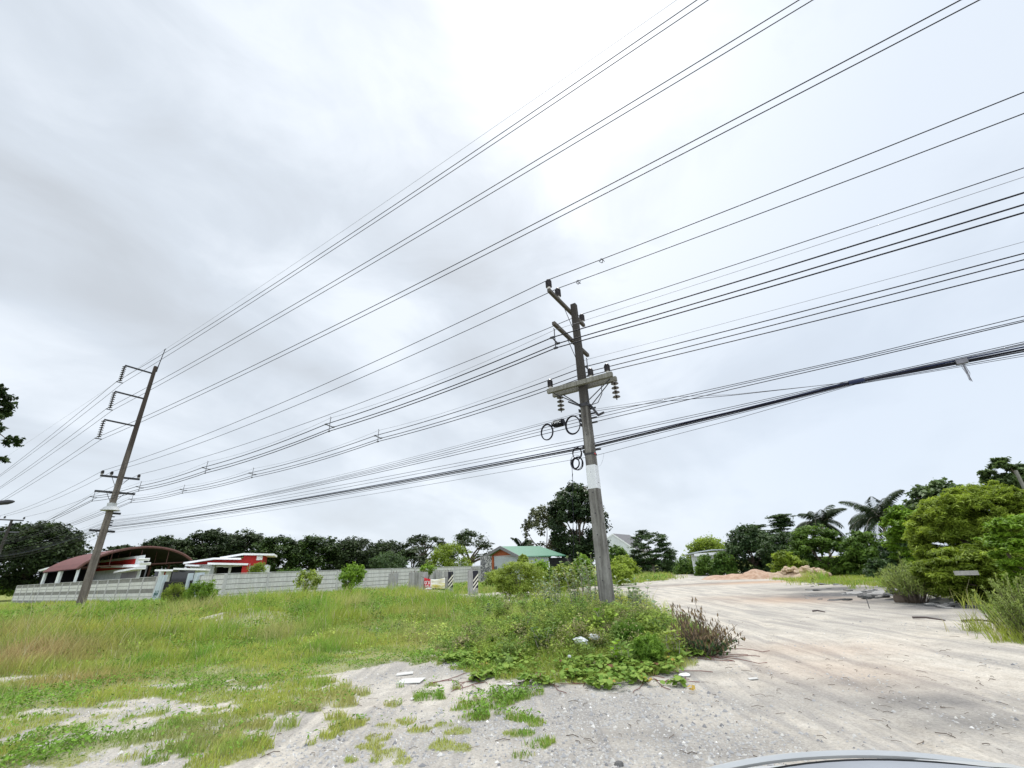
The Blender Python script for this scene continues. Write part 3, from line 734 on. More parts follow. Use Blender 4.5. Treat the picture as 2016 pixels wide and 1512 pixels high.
G().lathe(b0, ax, [(hgt_ * .55, 0), (hgt_ * .62, L * .04), (hgt_ * .7, L * .08), (hgt_ * .95, L * .16), (hgt_ * 1.0, L * .3), (hgt_, L * .75), (hgt_ * 1.05, L * .9), (hgt_ * .85, L * .95), (hgt_ * .95, L)], 12).build('body', M['wire'], box)
def text(s, size, loc, ex, ez, mt, parent, name='lettering', ext=.003, font=None):
    cu = bpy.data.curves.new(name, 'FONT'); cu.body = s; cu.size = size; cu.extrude = ext; cu.align_x = 'CENTER'; cu.align_y = 'CENTER'
    o = bpy.data.objects.new(name, cu); C.objects.link(o)
    ex = V(ex).normalized(); ez = V(ez); ez = (ez - ex * ez.dot(ex)).normalized(); ey = ex.cross(ez)
    dg = bpy.context.evaluated_depsgraph_get(); me = bpy.data.meshes.new_from_object(o.evaluated_get(dg))
    bpy.data.objects.remove(o); o = bpy.data.objects.new(name, me); C.objects.link(o)
    off = V((0, 0, 0)); q = parent
    while q is not None: off = off + q.location; q = q.parent
    for v_ in me.vertices:
        p = v_.co.copy(); v_.co = V(loc) - off + ex * p.x + ez * p.y - ey * p.z
    me.materials.clear(); me.materials.append(mt); o.parent = parent
    return o
text('TWPC', L * .27, b0.lerp(b1, .5) - NN * (hgt_ * 1.02), ax, UPZ, M['letter'], box)
# dangling wire
g1 = G(); pts = []
for i, (x, y) in enumerate([(1124.5, 905), (1126, 920), (1127, 935), (1128, 960), (1127, 985), (1129, 1010), (1128, 1040), (1129.5, 1070), (1129, 1100)]):
    pts.append(pln(x, y, PF, NN))
g1.tube(pts, .009, 5)
c = pln(1124, 951, PF, NN); g1.tube([c + U * .1 * cos(a) + UPZ * .1 * sin(a) for a in np.linspace(0, 5, 14)], .004, 4)
for p in pts[2:-1]: g1.tube([p - V((0, 0, .05)) - U * .012, p + V((0, 0, .04)) + U * .012], .014, 5)
o = g1.build('dangling_wire', M['wire'], origin=pts[0]); tag(o, 'long knotted wire dangling from the coils down to the bushes', 'wire')
g1 = G(); g1.tube([pln(x, y, PF, NN) for x, y in ((1189, 893), (1187, 905), (1183, 915), (1178, 919), (1174, 916))], .003, 4)
o = g1.build('wire_tail', M['wiregrey'], origin=pln(1189, 893, PF, NN)); tag(o, 'thin loose wire tail curling right of the red tape', 'wire')
for (x, y, k, lab) in ((1184, 512, 'D1', 'small wire tangle hanging on the highest single wire'), (1139, 554, 'D2', 'small wire tangle hanging on the second single wire')):
    c = pln(x, y, ATT[k], NN); g1 = G()
    for j in range(5): 
        a0 = rnd.uniform(0, 6); g1.tube([c + V((rnd.uniform(-.06, .06), 0, .06)), c + U * rnd.uniform(-.1, .1) + V((0, 0, -.03)), c + U * rnd.uniform(-.1, .1) + V((0, 0, -.12))], .008, 4)
    o = g1.build('wire_tangle', M['wire'], origin=c); tag(o, lab, 'wire tangle', 'wire tangles')
# street lamp head at the left edge
c = at(0, 990, 45); g1 = empty('street_lamp', (c.x - 2.2 , c.y - .6, 0), 'street lamp whose dark head reaches in at the left edge', 'street lamp')
bs = V((c.x - 2.2, c.y - .6, 0))
G().tube([bs, bs + V((0, 0, c.z - .5)), V((c.x - 1.6, c.y - .4, c.z)), c - V((.3, .1, 0))], [.09, .06, .045, .04], 8).build('pole', M['steel'], g1)
q = at(11, 988, 45); ax = (q - c); ax.z = .05; ax.normalize()
G().lathe(c - ax * .35, ax, [(.05, 0), (.11, .1), (.15, .35), (.16, .7), (.10, .9), (.04, 1.0)], 10).build('lamp_head', M['darksteel'], g1)
# pale pole in the trees at the right edge
a = at(2020, 970, 24); t = at(1999, 926, 24); bs = V((t.x, t.y, 0))
o = G().tube([bs - V((0, 0, .3)), V((t.x, t.y, t.z))], [.075, .05], 8).build('concrete_post', M['arm'], origin=bs); tag(o, 'thin pale pole standing among the tall trees at the right edge', 'pole')

# ------------------------------------------------------------------ panel walls
M['wall'] = concrete('white_panel_concrete', (.68, .675, .65), (.38, .37, .34), .55, .6)
M['wallpost'] = concrete('grey_post_concrete', (.54, .54, .52), (.32, .31, .30), .35)
M['gatepost'] = plain('pale_blue_plaster', (.47, .53, .56), .8, .08, 2, .15, .2, stain=(.30, .33, .33))
M['jointdark'] = plain('dark_joint_mortar', (.20, .195, .18), .9, .2)
wd = V((.843, -.538, 0)).normalized()
WL = V((-33.1, 42.7, 0))
def wall_run(A, d, k0, k1, L, ztop, name, label, np_=5, gap=.022, face=1, post=.14):
    root = empty(name, A + d * L * k0, label, 'wall', 'precast panel walls')
    nn = V((-d.y, d.x, 0))
    for k in range(k0, k1):
        a = A + d * L * k; b = A + d * L * (k + 1)
        g = G(); n_ = np_; z0 = -.05; st = (ztop - z0) / n_
        for j in range(n_):
            c = (a + b) / 2; c.z = z0 + st * (j + .5)
            tilt = nn * (.012 * ((j * 7 + k * 3) % 3 - 1))
            g.box(c + tilt, d * (L / 2 - .05), nn * .03, UPZ * (st / 2 - gap))
        c = (a + b) / 2; c.z = ztop / 2; G().box(c + nn * .01, d * (L / 2 - .06), nn * .012, UPZ * (ztop / 2 - .02)).build('joint_backing', M['jointdark'], root)
        g.build('panel', M['wall'], root)
    for k in range(k0, k1 + 1):
        a = A + d * L * k
        G().box(V((a.x, a.y, ztop / 2)), d * post / 2, nn * .10, UPZ * (ztop / 2 + .05)).build('post', M['wallpost'], root)
    g = G(); a = A + d * L * k0; b = A + d * L * k1
    g.bar(V((a.x, a.y, ztop + .035)), V((b.x, b.y, ztop + .035)), .16, .05); g.build('coping', M['wallpost'], root)
    return root
wall_run(WL, -wd, 0, 16, 3.0, 2.2, 'panel_wall', 'long grey panel wall along the road, behind the tall pole, left of the gate', 7)
RW = V((-22.8, 36.3, 0)); rd = V((2.99, 4.33, 0)).normalized()
wall_run(RW, rd, 0, 10, 3.24, 2.12, 'panel_wall', 'long white panel wall right of the gate, running back to the graffiti pillar', 6)
GR = WL + wd * 8.0
dw = (RW - GR); LW = dw.length / 2; dw.normalize()
wall_run(GR + dw * .25, dw, 0, 2, LW - .15, 2.12, 'panel_wall', 'short wall wing between the pale gate post and the corner', 6)
# gate
for px, wpx, ztop, lab in ((383, 1, 2.35, 'pale blue square gate post at the right of the black gate'), (357, .6, 2.35, 'slimmer pale blue gate post in the middle of the gateway')):
    s = (0 if px == 383 else -1.6); c = GR + wd * s
    g = G(); hw = .34 if px == 383 else .2
    g.taper((c.x, c.y), wd, V((-wd.y, wd.x, 0)), -.1, ztop, hw * 1.7, hw * 1.6, .06); o = g.build('gate_post', M['gatepost'], origin=c); tag(o, lab, 'gate post', 'pale gate posts')
c = WL + wd * .9; g = G(); nn = V((-wd.y, wd.x, 0))
g.poly([c - wd * .9 + V((0, 0, 0)) - nn * .12, c + wd * .55 - nn * .12, c + wd * .75 - nn * .12 + V((0, 0, 2.35)), c - wd * .35 - nn * .12 + V((0, 0, 2.3)), c - wd * .6 - nn * .12 + V((0, 0, 1.5))])
g.poly([c - wd * .9 + nn * .12, c - wd * .6 + nn * .12 + V((0, 0, 1.5)), c - wd * .35 + nn * .12 + V((0, 0, 2.3)), c + wd * .75 + nn * .12 + V((0, 0, 2.35)), c + wd * .55 + nn * .12])
for k in range(5):
    a, b = g.v[k], g.v[(k + 1) % 5]; s0 = [0, 4, 3, 2, 1]
    g.quad(g.v[k], g.v[5 + s0[k]], g.v[5 + s0[(k + 1) % 5]], g.v[(k + 1) % 5])
o = g.build('gate_wing', M['gatepost'], origin=c); tag(o, 'pale blue wall stub with green scrawls at the left of the gate', 'gate wing')
M['scrawl'] = plain('green_spray_paint', (.05, .13, .12), .6, .1)
g = G()
for j in range(3): g.tube([c - wd * (.55 - .3 * j) - nn * .13 + V((0, 0, .5 + .3 * (i % 2) + i * .1)) + wd * .1 * i for i in range(4)], .03, 4)
g.build_each('scrawl', M['scrawl'], o)
M['gate'] = plain('black_gate_mesh', (.022, .020, .022), .6, .3)
gt = empty('gate', WL + wd * 1.8, 'black barred gate between the pale blue posts', 'gate')
g = G(); A_, B_ = WL + wd * 1.8, GR - wd * .4
for z in (.25, 1.75): g.bar(A_ + V((0, 0, z)), B_ + V((0, 0, z)), .06, .08)
g.bar(A_ + V((0, 0, 0)), A_ + V((0, 0, 1.8)), .08, .08, U); g.bar(B_ + V((0, 0, 0)), B_ + V((0, 0, 1.8)), .08, .08, U); g.build('gate_frame', M['gate'], gt)
g = G()
for i in range(46):
    p = A_.lerp(B_, (i + .5) / 46); g.bar(p + V((0, 0, .28)), p + V((0, 0, 1.72)), .085, .03, U)
g.build('bars', M['gate'], gt)

# ------------------------------------------------------------------ buildings
M['white'] = plain('white_plaster', (.66, .68, .68), .8, .06, 1.5, .1, .2, stain=(.5, .52, .52))
M['whitetrim'] = plain('white_fascia', (.78, .78, .78), .6, .04)
M['red'] = plain('red_plaster', (.42, .022, .02), .7, .12, 2)
M['maroon'] = plain('maroon_metal_roof', (.15, .048, .040), .55, .2, 2, .1, .4)
M['rust'] = plain('rusty_brown_steel', (.10, .045, .035), .7, .25, 3)
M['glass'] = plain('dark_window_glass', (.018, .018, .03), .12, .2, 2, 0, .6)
M['shadein'] = plain('painted_interior_shade', (.012, .011, .012), .9, .2)  # near black stands in for the deep shade inside openings
M['greyroof'] = plain('grey_roof', (.16, .155, .16), .8, .12, 4)
M['green'] = plain('green_metal_roof', (.060, .19, .118), .5, .10, 2.5, .1, .4)
M['brick'] = plain('orange_brown_wood', (.27, .075, .032), .75, .22, 5, .2)
M['zinc'] = plain('grey_corrugated_sheet', (.40, .43, .44), .5, .12, 6, .1, .4, .2)
class Frame:
    def __init__(s, px, py, d, yaw):   # vertical facade plane: yaw = heading of its normal pointing away from us (deg from +Y to +X)
        s.o = at(px, py, d); s.o.z = 0
        s.n = V((sin(radians(yaw)), cos(radians(yaw)), 0)); s.e = V((s.n.y, -s.n.x, 0))
    def P(s, px, py, t=0.0):
        return pln(px, py, s.o + s.n * t, s.n)
    def box(s, g, x0, y0, x1, y1, t0, t1):  # px rectangle corners on plane t0, extruded to t1
        a = s.P(x0, y0, t0); b = s.P(x1, y1, t0); za, zb = max(a.z, b.z), min(a.z, b.z)
        a.z = b.z = 0; c = (a + b) / 2; ex = s.e * ((b - a).dot(s.e) / 2)
        g.box(c + s.n * (t1 - t0) / 2 + V((0, 0, (za + zb) / 2)), ex, s.n * (t1 - t0) / 2, UPZ * (za - zb) / 2); return g
    def slab(s, g, pts, t0, t1, th):  # roof edge polyline (px), extruded in depth with thickness th (world z)
        A = [s.P(x, y, t0) for x, y in pts]
        for i in range(len(A) - 1):
            a, b = A[i], A[i + 1]; f = s.n * (t1 - t0); d = V((0, 0, -th))
            v = [a, b, b + f, a + f, a + d, b + d, b + f + d, a + f + d]
            j = len(g.v); g.v += v
            for q in ((0, 1, 2, 3), (7, 6, 5, 4), (0, 4, 5, 1), (1, 5, 6, 2), (2, 6, 7, 3), (3, 7, 4, 0)): g.f.append(tuple(j + k for k in q))
        return g
# red and white modern house
f = Frame(440, 1130, 74, -24)
hs = empty('modern_house', f.o, 'red and white modern house with stepped white mono pitch roofs', 'house')
f.box(G(), 480, 1093, 517, 1113, 0, 5).build('wall', M['red'], hs)
f.box(G(), 487, 1113, 519, 1160, .15, 5).build('wall', M['white'], hs)
g = G(); f.slab(g, ((433, 1096.5), (479.5, 1089), (540, 1090)), -.8, 5.6, .24); g.build('roof', M['whitetrim'], hs)
g = G(); f.slab(g, ((361, 1107), (421, 1097.8), (474, 1098.2)), -1.2, 4, .22); g.build('roof', M['whitetrim'], hs)
g = G(); f.slab(g, ((409, 1107.5), (488.5, 1109)), -2.6, 1, .24); g.build('canopy', M['whitetrim'], hs)
g = G(); f.slab(g, ((365, 1111), (392, 1112)), -1.8, .5, .2); g.build('canopy', M['whitetrim'], hs)
g = G(); f.poly = None
A_ = [f.P(x, y, .0) for x, y in ((364, 1112), (364, 1108.6), (421, 1100), (480, 1100), (480, 1112))]
g.poly(A_).poly([p + f.n * 3 for p in reversed(A_)]); g.build('gable_wall', M['red'], hs)
f.box(G(), 376, 1112, 413, 1160, -.1, 3).build('wall', M['white'], hs)
f.box(G(), 413, 1112, 480, 1160, 2.0, 3).build('dark_opening', M['shadein'], hs)
f.box(G(), 478, 1110, 482, 1160, -2.3, -2.0).build('post', M['red'], hs)
g = G(); f.box(g, 419, 1113.5, 477, 1115, .1, .25); f.box(g, 451, 1116, 453, 1130, .1, .25); f.box(g, 440, 1116, 455, 1117, .1, .25); g.build_each('window_frame', M['whitetrim'], hs)
for x in (388.5, 398): f.box(G(), x, 1122, x + 5, 1129.5, -.16, -.1).build('window', M['glass'], hs)
g = G(); f.box(g, 506, 1094.5, 516, 1102.5, -.25, 0); g.build('wall_unit', M['whitetrim'], hs)
g = G(); f.slab(g, ((305, 1121), (341, 1121), (341.5, 1118), (405, 1119.5)), -6, -3, .20); g.build('porch_roof', M['whitetrim'], hs)
f.box(G(), 306, 1124, 404, 1160, -2.9, -2.6).build('glass_front', M['glass'], hs)
f.box(G(), 315, 1125, 327, 1160, -3.2, -2.95).build('post', M['red'], hs)
g = G(); f.box(g, 313, 1125, 315, 1160, -3.25, -2.95); f.box(g, 327, 1125, 328.5, 1160, -3.25, -2.95); f.box(g, 385, 1121, 404, 1160, -3.4, -2.95); g.build_each('post', M['white'], hs)
# white house under the barrel roof
f = Frame(230, 1140, 82, 32.5)
h2_ = empty('white_house', f.o, 'low white house with dark windows beside the maroon barrel roof', 'house')
f.box(G(), 92, 1117, 262, 1175, 0, .12).build('wall', M['white'], h2_)
f.box(G(), 182, 1110, 262, 1118, -.05, .10).build('fascia_wall', M['red'], h2_)
g = G(); f.slab(g, ((76, 1122), (98, 1116), (142, 1115)), -1.6, 4, .25); g.build('roof', M['whitetrim'], h2_)
g = G(); f.slab(g, ((180, 1114), (266, 1111)), -.9, .3, .32); g.build('roof', M['whitetrim'], h2_)
g = G(); f.slab(g, ((224, 1124.5), (266, 1117)), -1.6, -.5, .22); g.build('canopy', M['whitetrim'], h2_)
for x0, x1 in ((109, 138), (148, 172)): f.box(G(), x0, 1124, x1, 1150, -.08, 0).build('window', M['glass'], h2_)
g = G(); f.box(g, 96, 1121, 108, 1170, -.7, -.3); f.box(g, 138, 1121, 147, 1170, -.7, -.3); g.build_each('column', M['white'], h2_)
f.box(G(), 240, 1126, 262, 1150, -.1, -.02).build('grey_wall', plain('mauve_plaster', (.27, .25, .28), .8, .1), h2_)
# barrel vault canopy
ax = -wd; nn = V((-wd.y, wd.x, 0))
Rv = V((-46.4, 65.6, 0)); Wv = 12.2; Lp = Rv - nn * Wv
bv = empty('barrel_canopy', Rv - nn * Wv / 2, 'maroon barrel vaulted canopy open at the end, behind the panel wall', 'canopy')
z0, rise = 3.75, 2.3; prof = []
for i in range(25):
    t = i / 24; prof.append((Lp.lerp(Rv, t), z0 + rise * (1 - (2 * t - 1) ** 2) ** .75 + .55 * t))
g = G(); LV = 14.0
for i in range(24):
    (a, za_), (b, zb_) = prof[i], prof[i + 1]
    p, q = a + V((0, 0, za_)), b + V((0, 0, zb_)); g.quad(p, q, q + ax * LV, p + ax * LV); 
    p2, q2 = p - V((0, 0, .08)), q - V((0, 0, .08)); g.quad(p2 + ax * LV, q2 + ax * LV, q2, p2)
g.build('vault_roof', M['maroon'], bv)
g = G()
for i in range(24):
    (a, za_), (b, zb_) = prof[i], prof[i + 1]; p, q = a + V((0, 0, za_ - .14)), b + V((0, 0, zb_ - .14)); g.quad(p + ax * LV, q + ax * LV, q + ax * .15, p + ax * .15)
g.build('shade_ceiling', M['shadein'], bv)  # near-black sheet paints in the deep shade under the vault
g = G(); g.tube([p + V((0, 0, z - .12)) - ax * .05 for p, z in prof], .17, 6); g.build('edge_arch', M['rust'], bv)
for t in (0.02, .98):
    for s in (.3, LV / 2, LV - .3):
        p = Lp.lerp(Rv, t) + ax * s; ww = 1.1 if t < .5 and s > 1 else .2; G().box(p + V((0, 0, (z0 + .55 * t) / 2)), ax * ww / 2, nn * .12, UPZ * (z0 + .55 * t + .05) / 2).build('post', M['white' if t < .5 else 'rust'], bv)
g = G()
for s in (.5, 4.5, 8.5, 12.5):
    g.bar(Lp.lerp(Rv, .03) + ax * s + V((0, 0, z0 + .1)), Lp.lerp(Rv, .97) + ax * s + V((0, 0, z0 + .6)), .1, .1)
    for t in (.25, .5, .75):
        g.bar(Lp.lerp(Rv, t) + ax * s + V((0, 0, z0 + .3)), Lp.lerp(Rv, t) + ax * s + V((0, 0, z0 + rise * .85 + .4 * t)), .07, .07, U)
g.build_each('truss', M['rust'], bv)
g = G(); p, q = Lp + ax * (LV - .15), Rv + ax * (LV - .15); g.poly([p, q] + [pp + ax * (LV - .15) + V((0, 0, z - .1)) for pp, z in reversed(prof)]); g.build('end_wall', M['shadein'], bv)
# floodlight post
c = at(283, 1140, 70); fl = empty('floodlight_post', (c.x, c.y, 0), 'thin post with two white floodlights in front of the barrel canopy', 'floodlight')
t = at(281, 1102, 70); b = V((c.x, c.y, 0)); t.x, t.y = c.x, c.y
G().tube([b, t], .07, 6).build('post', M['steel'], fl)
for px, py in ((284, 1101.5), (286, 1110)):
    q = at(px, py, 69.6); r_ = V((.84, .54, 0)); G().box(q, r_ * .5, V((-.3, .45, .1)) * .25, V((.1, -.15, .3)) * .4).build('floodlight', M['whitetrim'], fl)
# green roofed house
f = Frame(990, 1120, 66, 35)
gh = empty('green_roof_house', f.o, 'house with green metal roof and orange brown gable', 'house')
def onz(px, py, d): return at(px, py, d)
ap = f.P(985.5, 1075.5, 0); el = f.P(954, 1094, 0); er = f.P(1023.5, 1095, 0)
dep = f.n
rb = at(1063, 1075.5, 0.1 + hypot(ap.x, ap.y)); 
# ridge direction: horizontal, from the apex towards the right-back
def ridge_to(px, p0, dr):
    d = ray(px, 1085); nnr = V((d.y, -d.x, 0)); t = -(p0).dot(nnr) / dr.dot(nnr); return p0 + dr * t
rdir = V((.80, .60, 0)).normalized()
rr = ridge_to(1063, ap, rdir); er2 = ridge_to(1113, er, rdir); el2 = el + (rr - ap) * 1.0
th = V((0, 0, .12)); g = G()
for q in ((ap, er, er2, rr), (el, ap, rr, el2)):
    g.quad(*q); g.quad(*[p - th for p in reversed(q)])
    for i in range(4): a, b = q[i], q[(i + 1) % 4]; g.quad(a, a - th, b - th, b)
g.poly([rr, er2, el2]); g.build('roof', M['green'], gh)
g = G(); 
for a, b in ((el, ap), (ap, er)): 
    o_ = -rdir * .15; g.quad(a + o_ + V((0, 0, .05)), b + o_ + V((0, 0, .05)), b + o_ - V((0, 0, .35)), a + o_ - V((0, 0, .35))); g.quad(a - o_ * 0 + V((0, 0, .06)), b + V((0, 0, .06)), b + o_ + V((0, 0, .05)), a + o_ + V((0, 0, .05)))
g.build('barge_board', M['greyroof'], gh)
g = G(); s_ = .5; wl = el.lerp(er, .09); wr = el.lerp(er, .91); o_ = rdir * s_
A_ = [V((wl.x, wl.y, el.z - .12)) + o_, V((wr.x, wr.y, er.z - .12)) + o_, ap - V((0, 0, .2)) + o_]
g.poly([A_[0], A_[1], A_[2]]); g.build('gable_wall', M['brick'], gh)
g = G(); b0_, b1_ = V((wl.x, wl.y, 0)) + o_, V((wr.x, wr.y, 0)) + o_
g.quad(b0_, b1_, A_[1], A_[0])
L_ = (er2 - er).length * .62
g.quad(b1_, b1_ + rdir * L_, A_[1] + rdir * L_, A_[1])
k = 26
for i in range(k):
    p = b0_.lerp(b1_, (i + .5) / k); g.box(V((p.x, p.y, A_[0].z / 2)) - rdir * .02, (b1_ - b0_).normalized() * .05, rdir * .03, UPZ * A_[0].z / 2)
g.build('sheet_wall', M['zinc'], gh)
g = G(); p = b0_.lerp(b1_, .06) - rdir * .12; g.box(V((p.x, p.y, A_[0].z / 2 - .05)), (b1_ - b0_).normalized() * .42, rdir * .08, UPZ * (A_[0].z / 2)); g.build('corner_column', M['brick'], gh)
p = b1_ + rdir * L_; G().quad(p + rdir * .1 - f.n * 0, p + rdir * 4.5, p + rdir * 4.5 + V((0, 0, er.z - .3)), p + rdir * .1 + V((0, 0, er.z - .3))).build('open_bay', M['shadein'], gh)
p = b0_.lerp(b1_, .19) - rdir * .06; G().box(V((p.x, p.y, 1.85)), (b1_ - b0_).normalized() * .22, rdir * .05, UPZ * .2).build('meter_box', M['steel'], gh)
# graffiti pillar
c = RW + rd * 33.2; c.z = 0
M['graf'] = None
mt, nt, n, l = mat('graffiti_plaster'); g_ = pos(nt)
a_ = ramp(nt, [(.47, 0), (.50, 1)], noi(nt, g_, 3.2, 3, .5, 1.2)); b_ = ramp(nt, [(.42, 0), (.6, 1)], noi(nt, g_, 9, 5, .7))
fin(nt, mixc(nt, a_, mixc(nt, b_, (.20, .19, .18), (.52, .51, .50)), mixc(nt, b_, (.03, .03, .035), (.2, .2, .2))), .85); M['graf'] = mt
pc = at(957, 1120, 60); zt = at(957, 1095, 60).z
o = G().taper((pc.x, pc.y), rd, V((-rd.y, rd.x, 0)), -.1, zt, 1.05, 1.05, .04).build('gate_pillar', M['graf'], origin=(pc.x, pc.y, 0)); tag(o, 'square pillar covered in black and white graffiti at the wall end', 'pillar')
# white gabled house behind
f = Frame(1230, 1110, 92, 8)
wh = empty('white_house', f.o, 'white house with grey pitched roof behind the acacia', 'house')
ap = f.P(1206.5, 1053, 0); lo = f.P(1254, 1085, 0); le = f.P(1180, 1070, 0)
bb_ = [f.P(1180, 1085, 0), f.P(1254, 1085, 0)]
g = G(); A_ = [V((le.x, le.y, 0)), V((lo.x, lo.y, 0)), lo, ap, le]; g.poly(A_); D_ = (f.n + f.e * .55).normalized() * 8
g.quad(A_[1], A_[1] + D_, lo + D_, lo); g.quad(A_[0] + D_, A_[0], le, le + D_); g.build('wall', M['white'], wh)
th = V((0, 0, .25)); g = G()
lo2 = lo + (lo - ap) * .06; q = (ap + th, lo2 + th, lo2 + D_ + th, ap + D_ + th); g.quad(*q); g.quad(*[p - th for p in reversed(q)]); g.quad(ap + th, ap + D_ + th, le + D_ + th, le + th); g.quad(lo2, lo2 + D_, lo2 + D_ + th, lo2 + th); g.build('roof', M['greyroof'], wh)
g = G(); o_ = -f.n * .12; g.quad(ap + th + o_, ap + o_ - th * .2, lo2 + o_ - th * .2, lo2 + th + o_); g.quad(le + th + o_, le + o_, ap + o_, ap + th + o_); g.build('barge_board', M['whitetrim'], wh)
w_ = f.box(G(), 1216, 1084, 1229, 1101, -.08, 0).build('window', M['glass'], wh)
g = G(); f.box(g, 1214.5, 1082.8, 1230.5, 1084.4, -.14, 0); f.box(g, 1214.5, 1084, 1216, 1101, -.12, 0); f.box(g, 1229, 1084, 1230.5, 1101, -.12, 0); f.box(g, 1222, 1084, 1223, 1101, -.11, -.0); g.build_each('frame', M['greyroof'], w_)
# low pale roofed shed on the right
f = Frame(1400, 1100, 64, 22)
sh = empty('low_shed', f.o, 'low shed with pale grey curved roof hidden in the hedge', 'shed')
g = G(); f.slab(g, ((1348, 1091), (1372, 1086), (1402, 1081.5), (1440, 1081)), -1, 5, .12); g.build('roof', M['zinc'], sh)
g = G(); f.slab(g, ((1366, 1090), (1410, 1087), (1418, 1087.5)), -1.6, -1.1, .3); g.build('gutter', M['whitetrim'], sh)
f.box(G(), 1360, 1092, 1440, 1130, 0, 4).build('wall', M['white'], sh)

# ------------------------------------------------------------------ concrete stub columns and sale banner
M['stub'] = concrete('stub_column_concrete', (.50, .49, .47), (.15, .145, .14), .55, 1.3)
M['blk'] = plain('black_band_paint', (.022, .022, .03), .7, .2)
M['ylw'] = plain('pale_stripe_paint', (.70, .67, .55), .7, .08)
cols = [(772, 1176, 1129, .40, 0, 0, 'leftmost stub column, standing apart in tall grass'), (814, 1174, 1127, .46, 0, 1, 'thick stub column right of the leftmost one'), (832, 1177, 1126, .34, 0, 2, 'stub column holding the left end of the sale banner'),
        (852, 1168, 1125, .42, 0, 3, 'dark stained stub column behind the sale banner, left one'), (864, 1168, 1125, .30, 0, 4, 'dark stained stub column behind the sale banner, right one'),
        (882, 1170, 1125, .40, 1, 5, 'stub column with striped side holding the right end of the banner'), (931, 1172, 1123, .40, 1, 6, 'free standing striped stub column nearest the sandy patch')]
colpos = []
for px, pb, pt, wdt, strp, idx_, lab in cols:
    b = gnd(px, pb); d_ = hypot(b.x, b.y)
    if idx_ in (3, 4): b = at(px, pb, d_ + 2.5)
    d_ = hypot(b.x, b.y); zt = at(px, pt, d_).z; b.z = hz(b.x, b.y)
    yaw = radians(-38); ex = V((cos(yaw), sin(yaw), 0)) if strp else V((cos(-.6), sin(-.6), 0)); ey = V((-ex.y, ex.x, 0))
    o = G().taper((b.x, b.y), ex, ey, b.z - .2, zt, wdt * 1.35, wdt * 1.32, .05).build('stub_column', M['stub'], origin=b)
    tag(o, lab, 'concrete column', 'concrete stub columns'); colpos.append((b, zt, wdt, ex, ey))
    g = G()
    for sx_, sy_ in ((.3, .3), (-.3, .3), (.3, -.3), (-.3, -.3)): g.tube([b * 1 + ex * sx_ * wdt + ey * sy_ * wdt + V((0, 0, zt - b.z - .1)), b + ex * sx_ * wdt * 1.2 + ey * sy_ * wdt + V((rnd.uniform(-.05, .05), 0, zt - b.z + rnd.uniform(.06, .22)))], .012, 4)
    g.build_each('rebar', M['rust'], o)
    if strp:
        g = G(); hw = wdt * 1.35 / 2; top = zt - .03; bot = zt - 1.15
        c = V((b.x, b.y, (top + bot) / 2)) + ex * (hw - .012)
        g.box(c, ex * .018, ey * hw * .98, UPZ * (top - bot) / 2); pb_ = g.build('black_panel', M['blk'], o)
        g = G(); x_ = ex * (hw + .0085)
        for k in range(3):
            z = zt - .22 - k * .27; w_ = hw * .96; q = [V((b.x, b.y, z)) + x_ + ey * w_, V((b.x, b.y, z - .13)) + x_ + ey * w_, V((b.x, b.y, z - .13 - .42)) + x_ - ey * w_, V((b.x, b.y, z - .42)) + x_ - ey * w_]
            g.poly(q); g.poly([p + ex * .004 for p in reversed(q)])
        g.build_each('stripe', M['ylw'], pb_)
# banner
A_ = gnd(834, 1177); dd = hypot(A_.x, A_.y) - .35
L0, L1 = at(835.5, 1137, dd), at(876, 1137, dd + .3); B0, B1 = at(836, 1161, dd), at(876, 1162, dd + .3)
bn = empty('sale_banner', (L0.x, L0.y, hz(L0.x, L0.y)), 'torn red and yellow sale banner tied between two stub columns', 'banner')
mt, nt, n, l = mat('yellow_white_vinyl'); g_ = pos(nt); s_ = n.new('ShaderNodeSeparateXYZ'); l.new(g_, s_.inputs[0])
wv = noi(nt, vmap(nt, g_, (.8, .8, 4.5)), 1.2, 3, .5, .8)
fin(nt, ramp(nt, [(.38, (.52, .45, .10)), (.50, (.66, .64, .50)), (.62, (.72, .71, .66)), (.72, (.60, .53, .18))], wv), .5); M['vinyl'] = mt
M['banred'] = plain('red_vinyl', (.50, .02, .025), .5, .1)
def bpt(u, v):
    top = L0.lerp(L1, u) - V((0, 0, .24 * 4 * u * (1 - u) * .5)); bot = B0.lerp(B1, u) - V((0, 0, .02 * sin(u * 9)))
    p = top.lerp(bot, v); return p + V((.03, -1, 0)) * (.05 * sin(u * 11 + v * 4) + .03 * sin(v * 13))
def cloth(u0, u1, v0, v1, nu, nv, off=0.0):
    g = G()
    for i in range(nu):
        for j in range(nv):
            a, b = u0 + (u1 - u0) * i / nu, u0 + (u1 - u0) * (i + 1) / nu; c, d = v0 + (v1 - v0) * j / nv, v0 + (v1 - v0) * (j + 1) / nv
            o_ = V((0, -off, 0)); g.quad(bpt(a, c) + o_, bpt(a, d) + o_, bpt(b, d) + o_, bpt(b, c) + o_)
    return g
cloth(.30, 1, 0, .86, 18, 10).build('cloth', M['vinyl'], bn, smooth=True)
cloth(.0, .30, 0, 1, 8, 10, .01).build('red_panel', M['banred'], bn, smooth=True)
cloth(.30, 1, .86, .98, 18, 2).build('black_strip', M['blk'], bn)
cloth(.04, 1, 1.03, 1.25, 18, 3).build('lower_cloth', M['vinyl'], bn)
ex_ = (L1 - L0).normalized(); hh = (L0 - B0).length; nrmv = V((ex_.y, -ex_.x, 0))
if nrmv.y > 0: nrmv = -nrmv
text('\u0e02\u0e32\u0e22', hh * .46, bpt(.165, .33) + nrmv * .10, ex_, UPZ, M['letter'], bn)
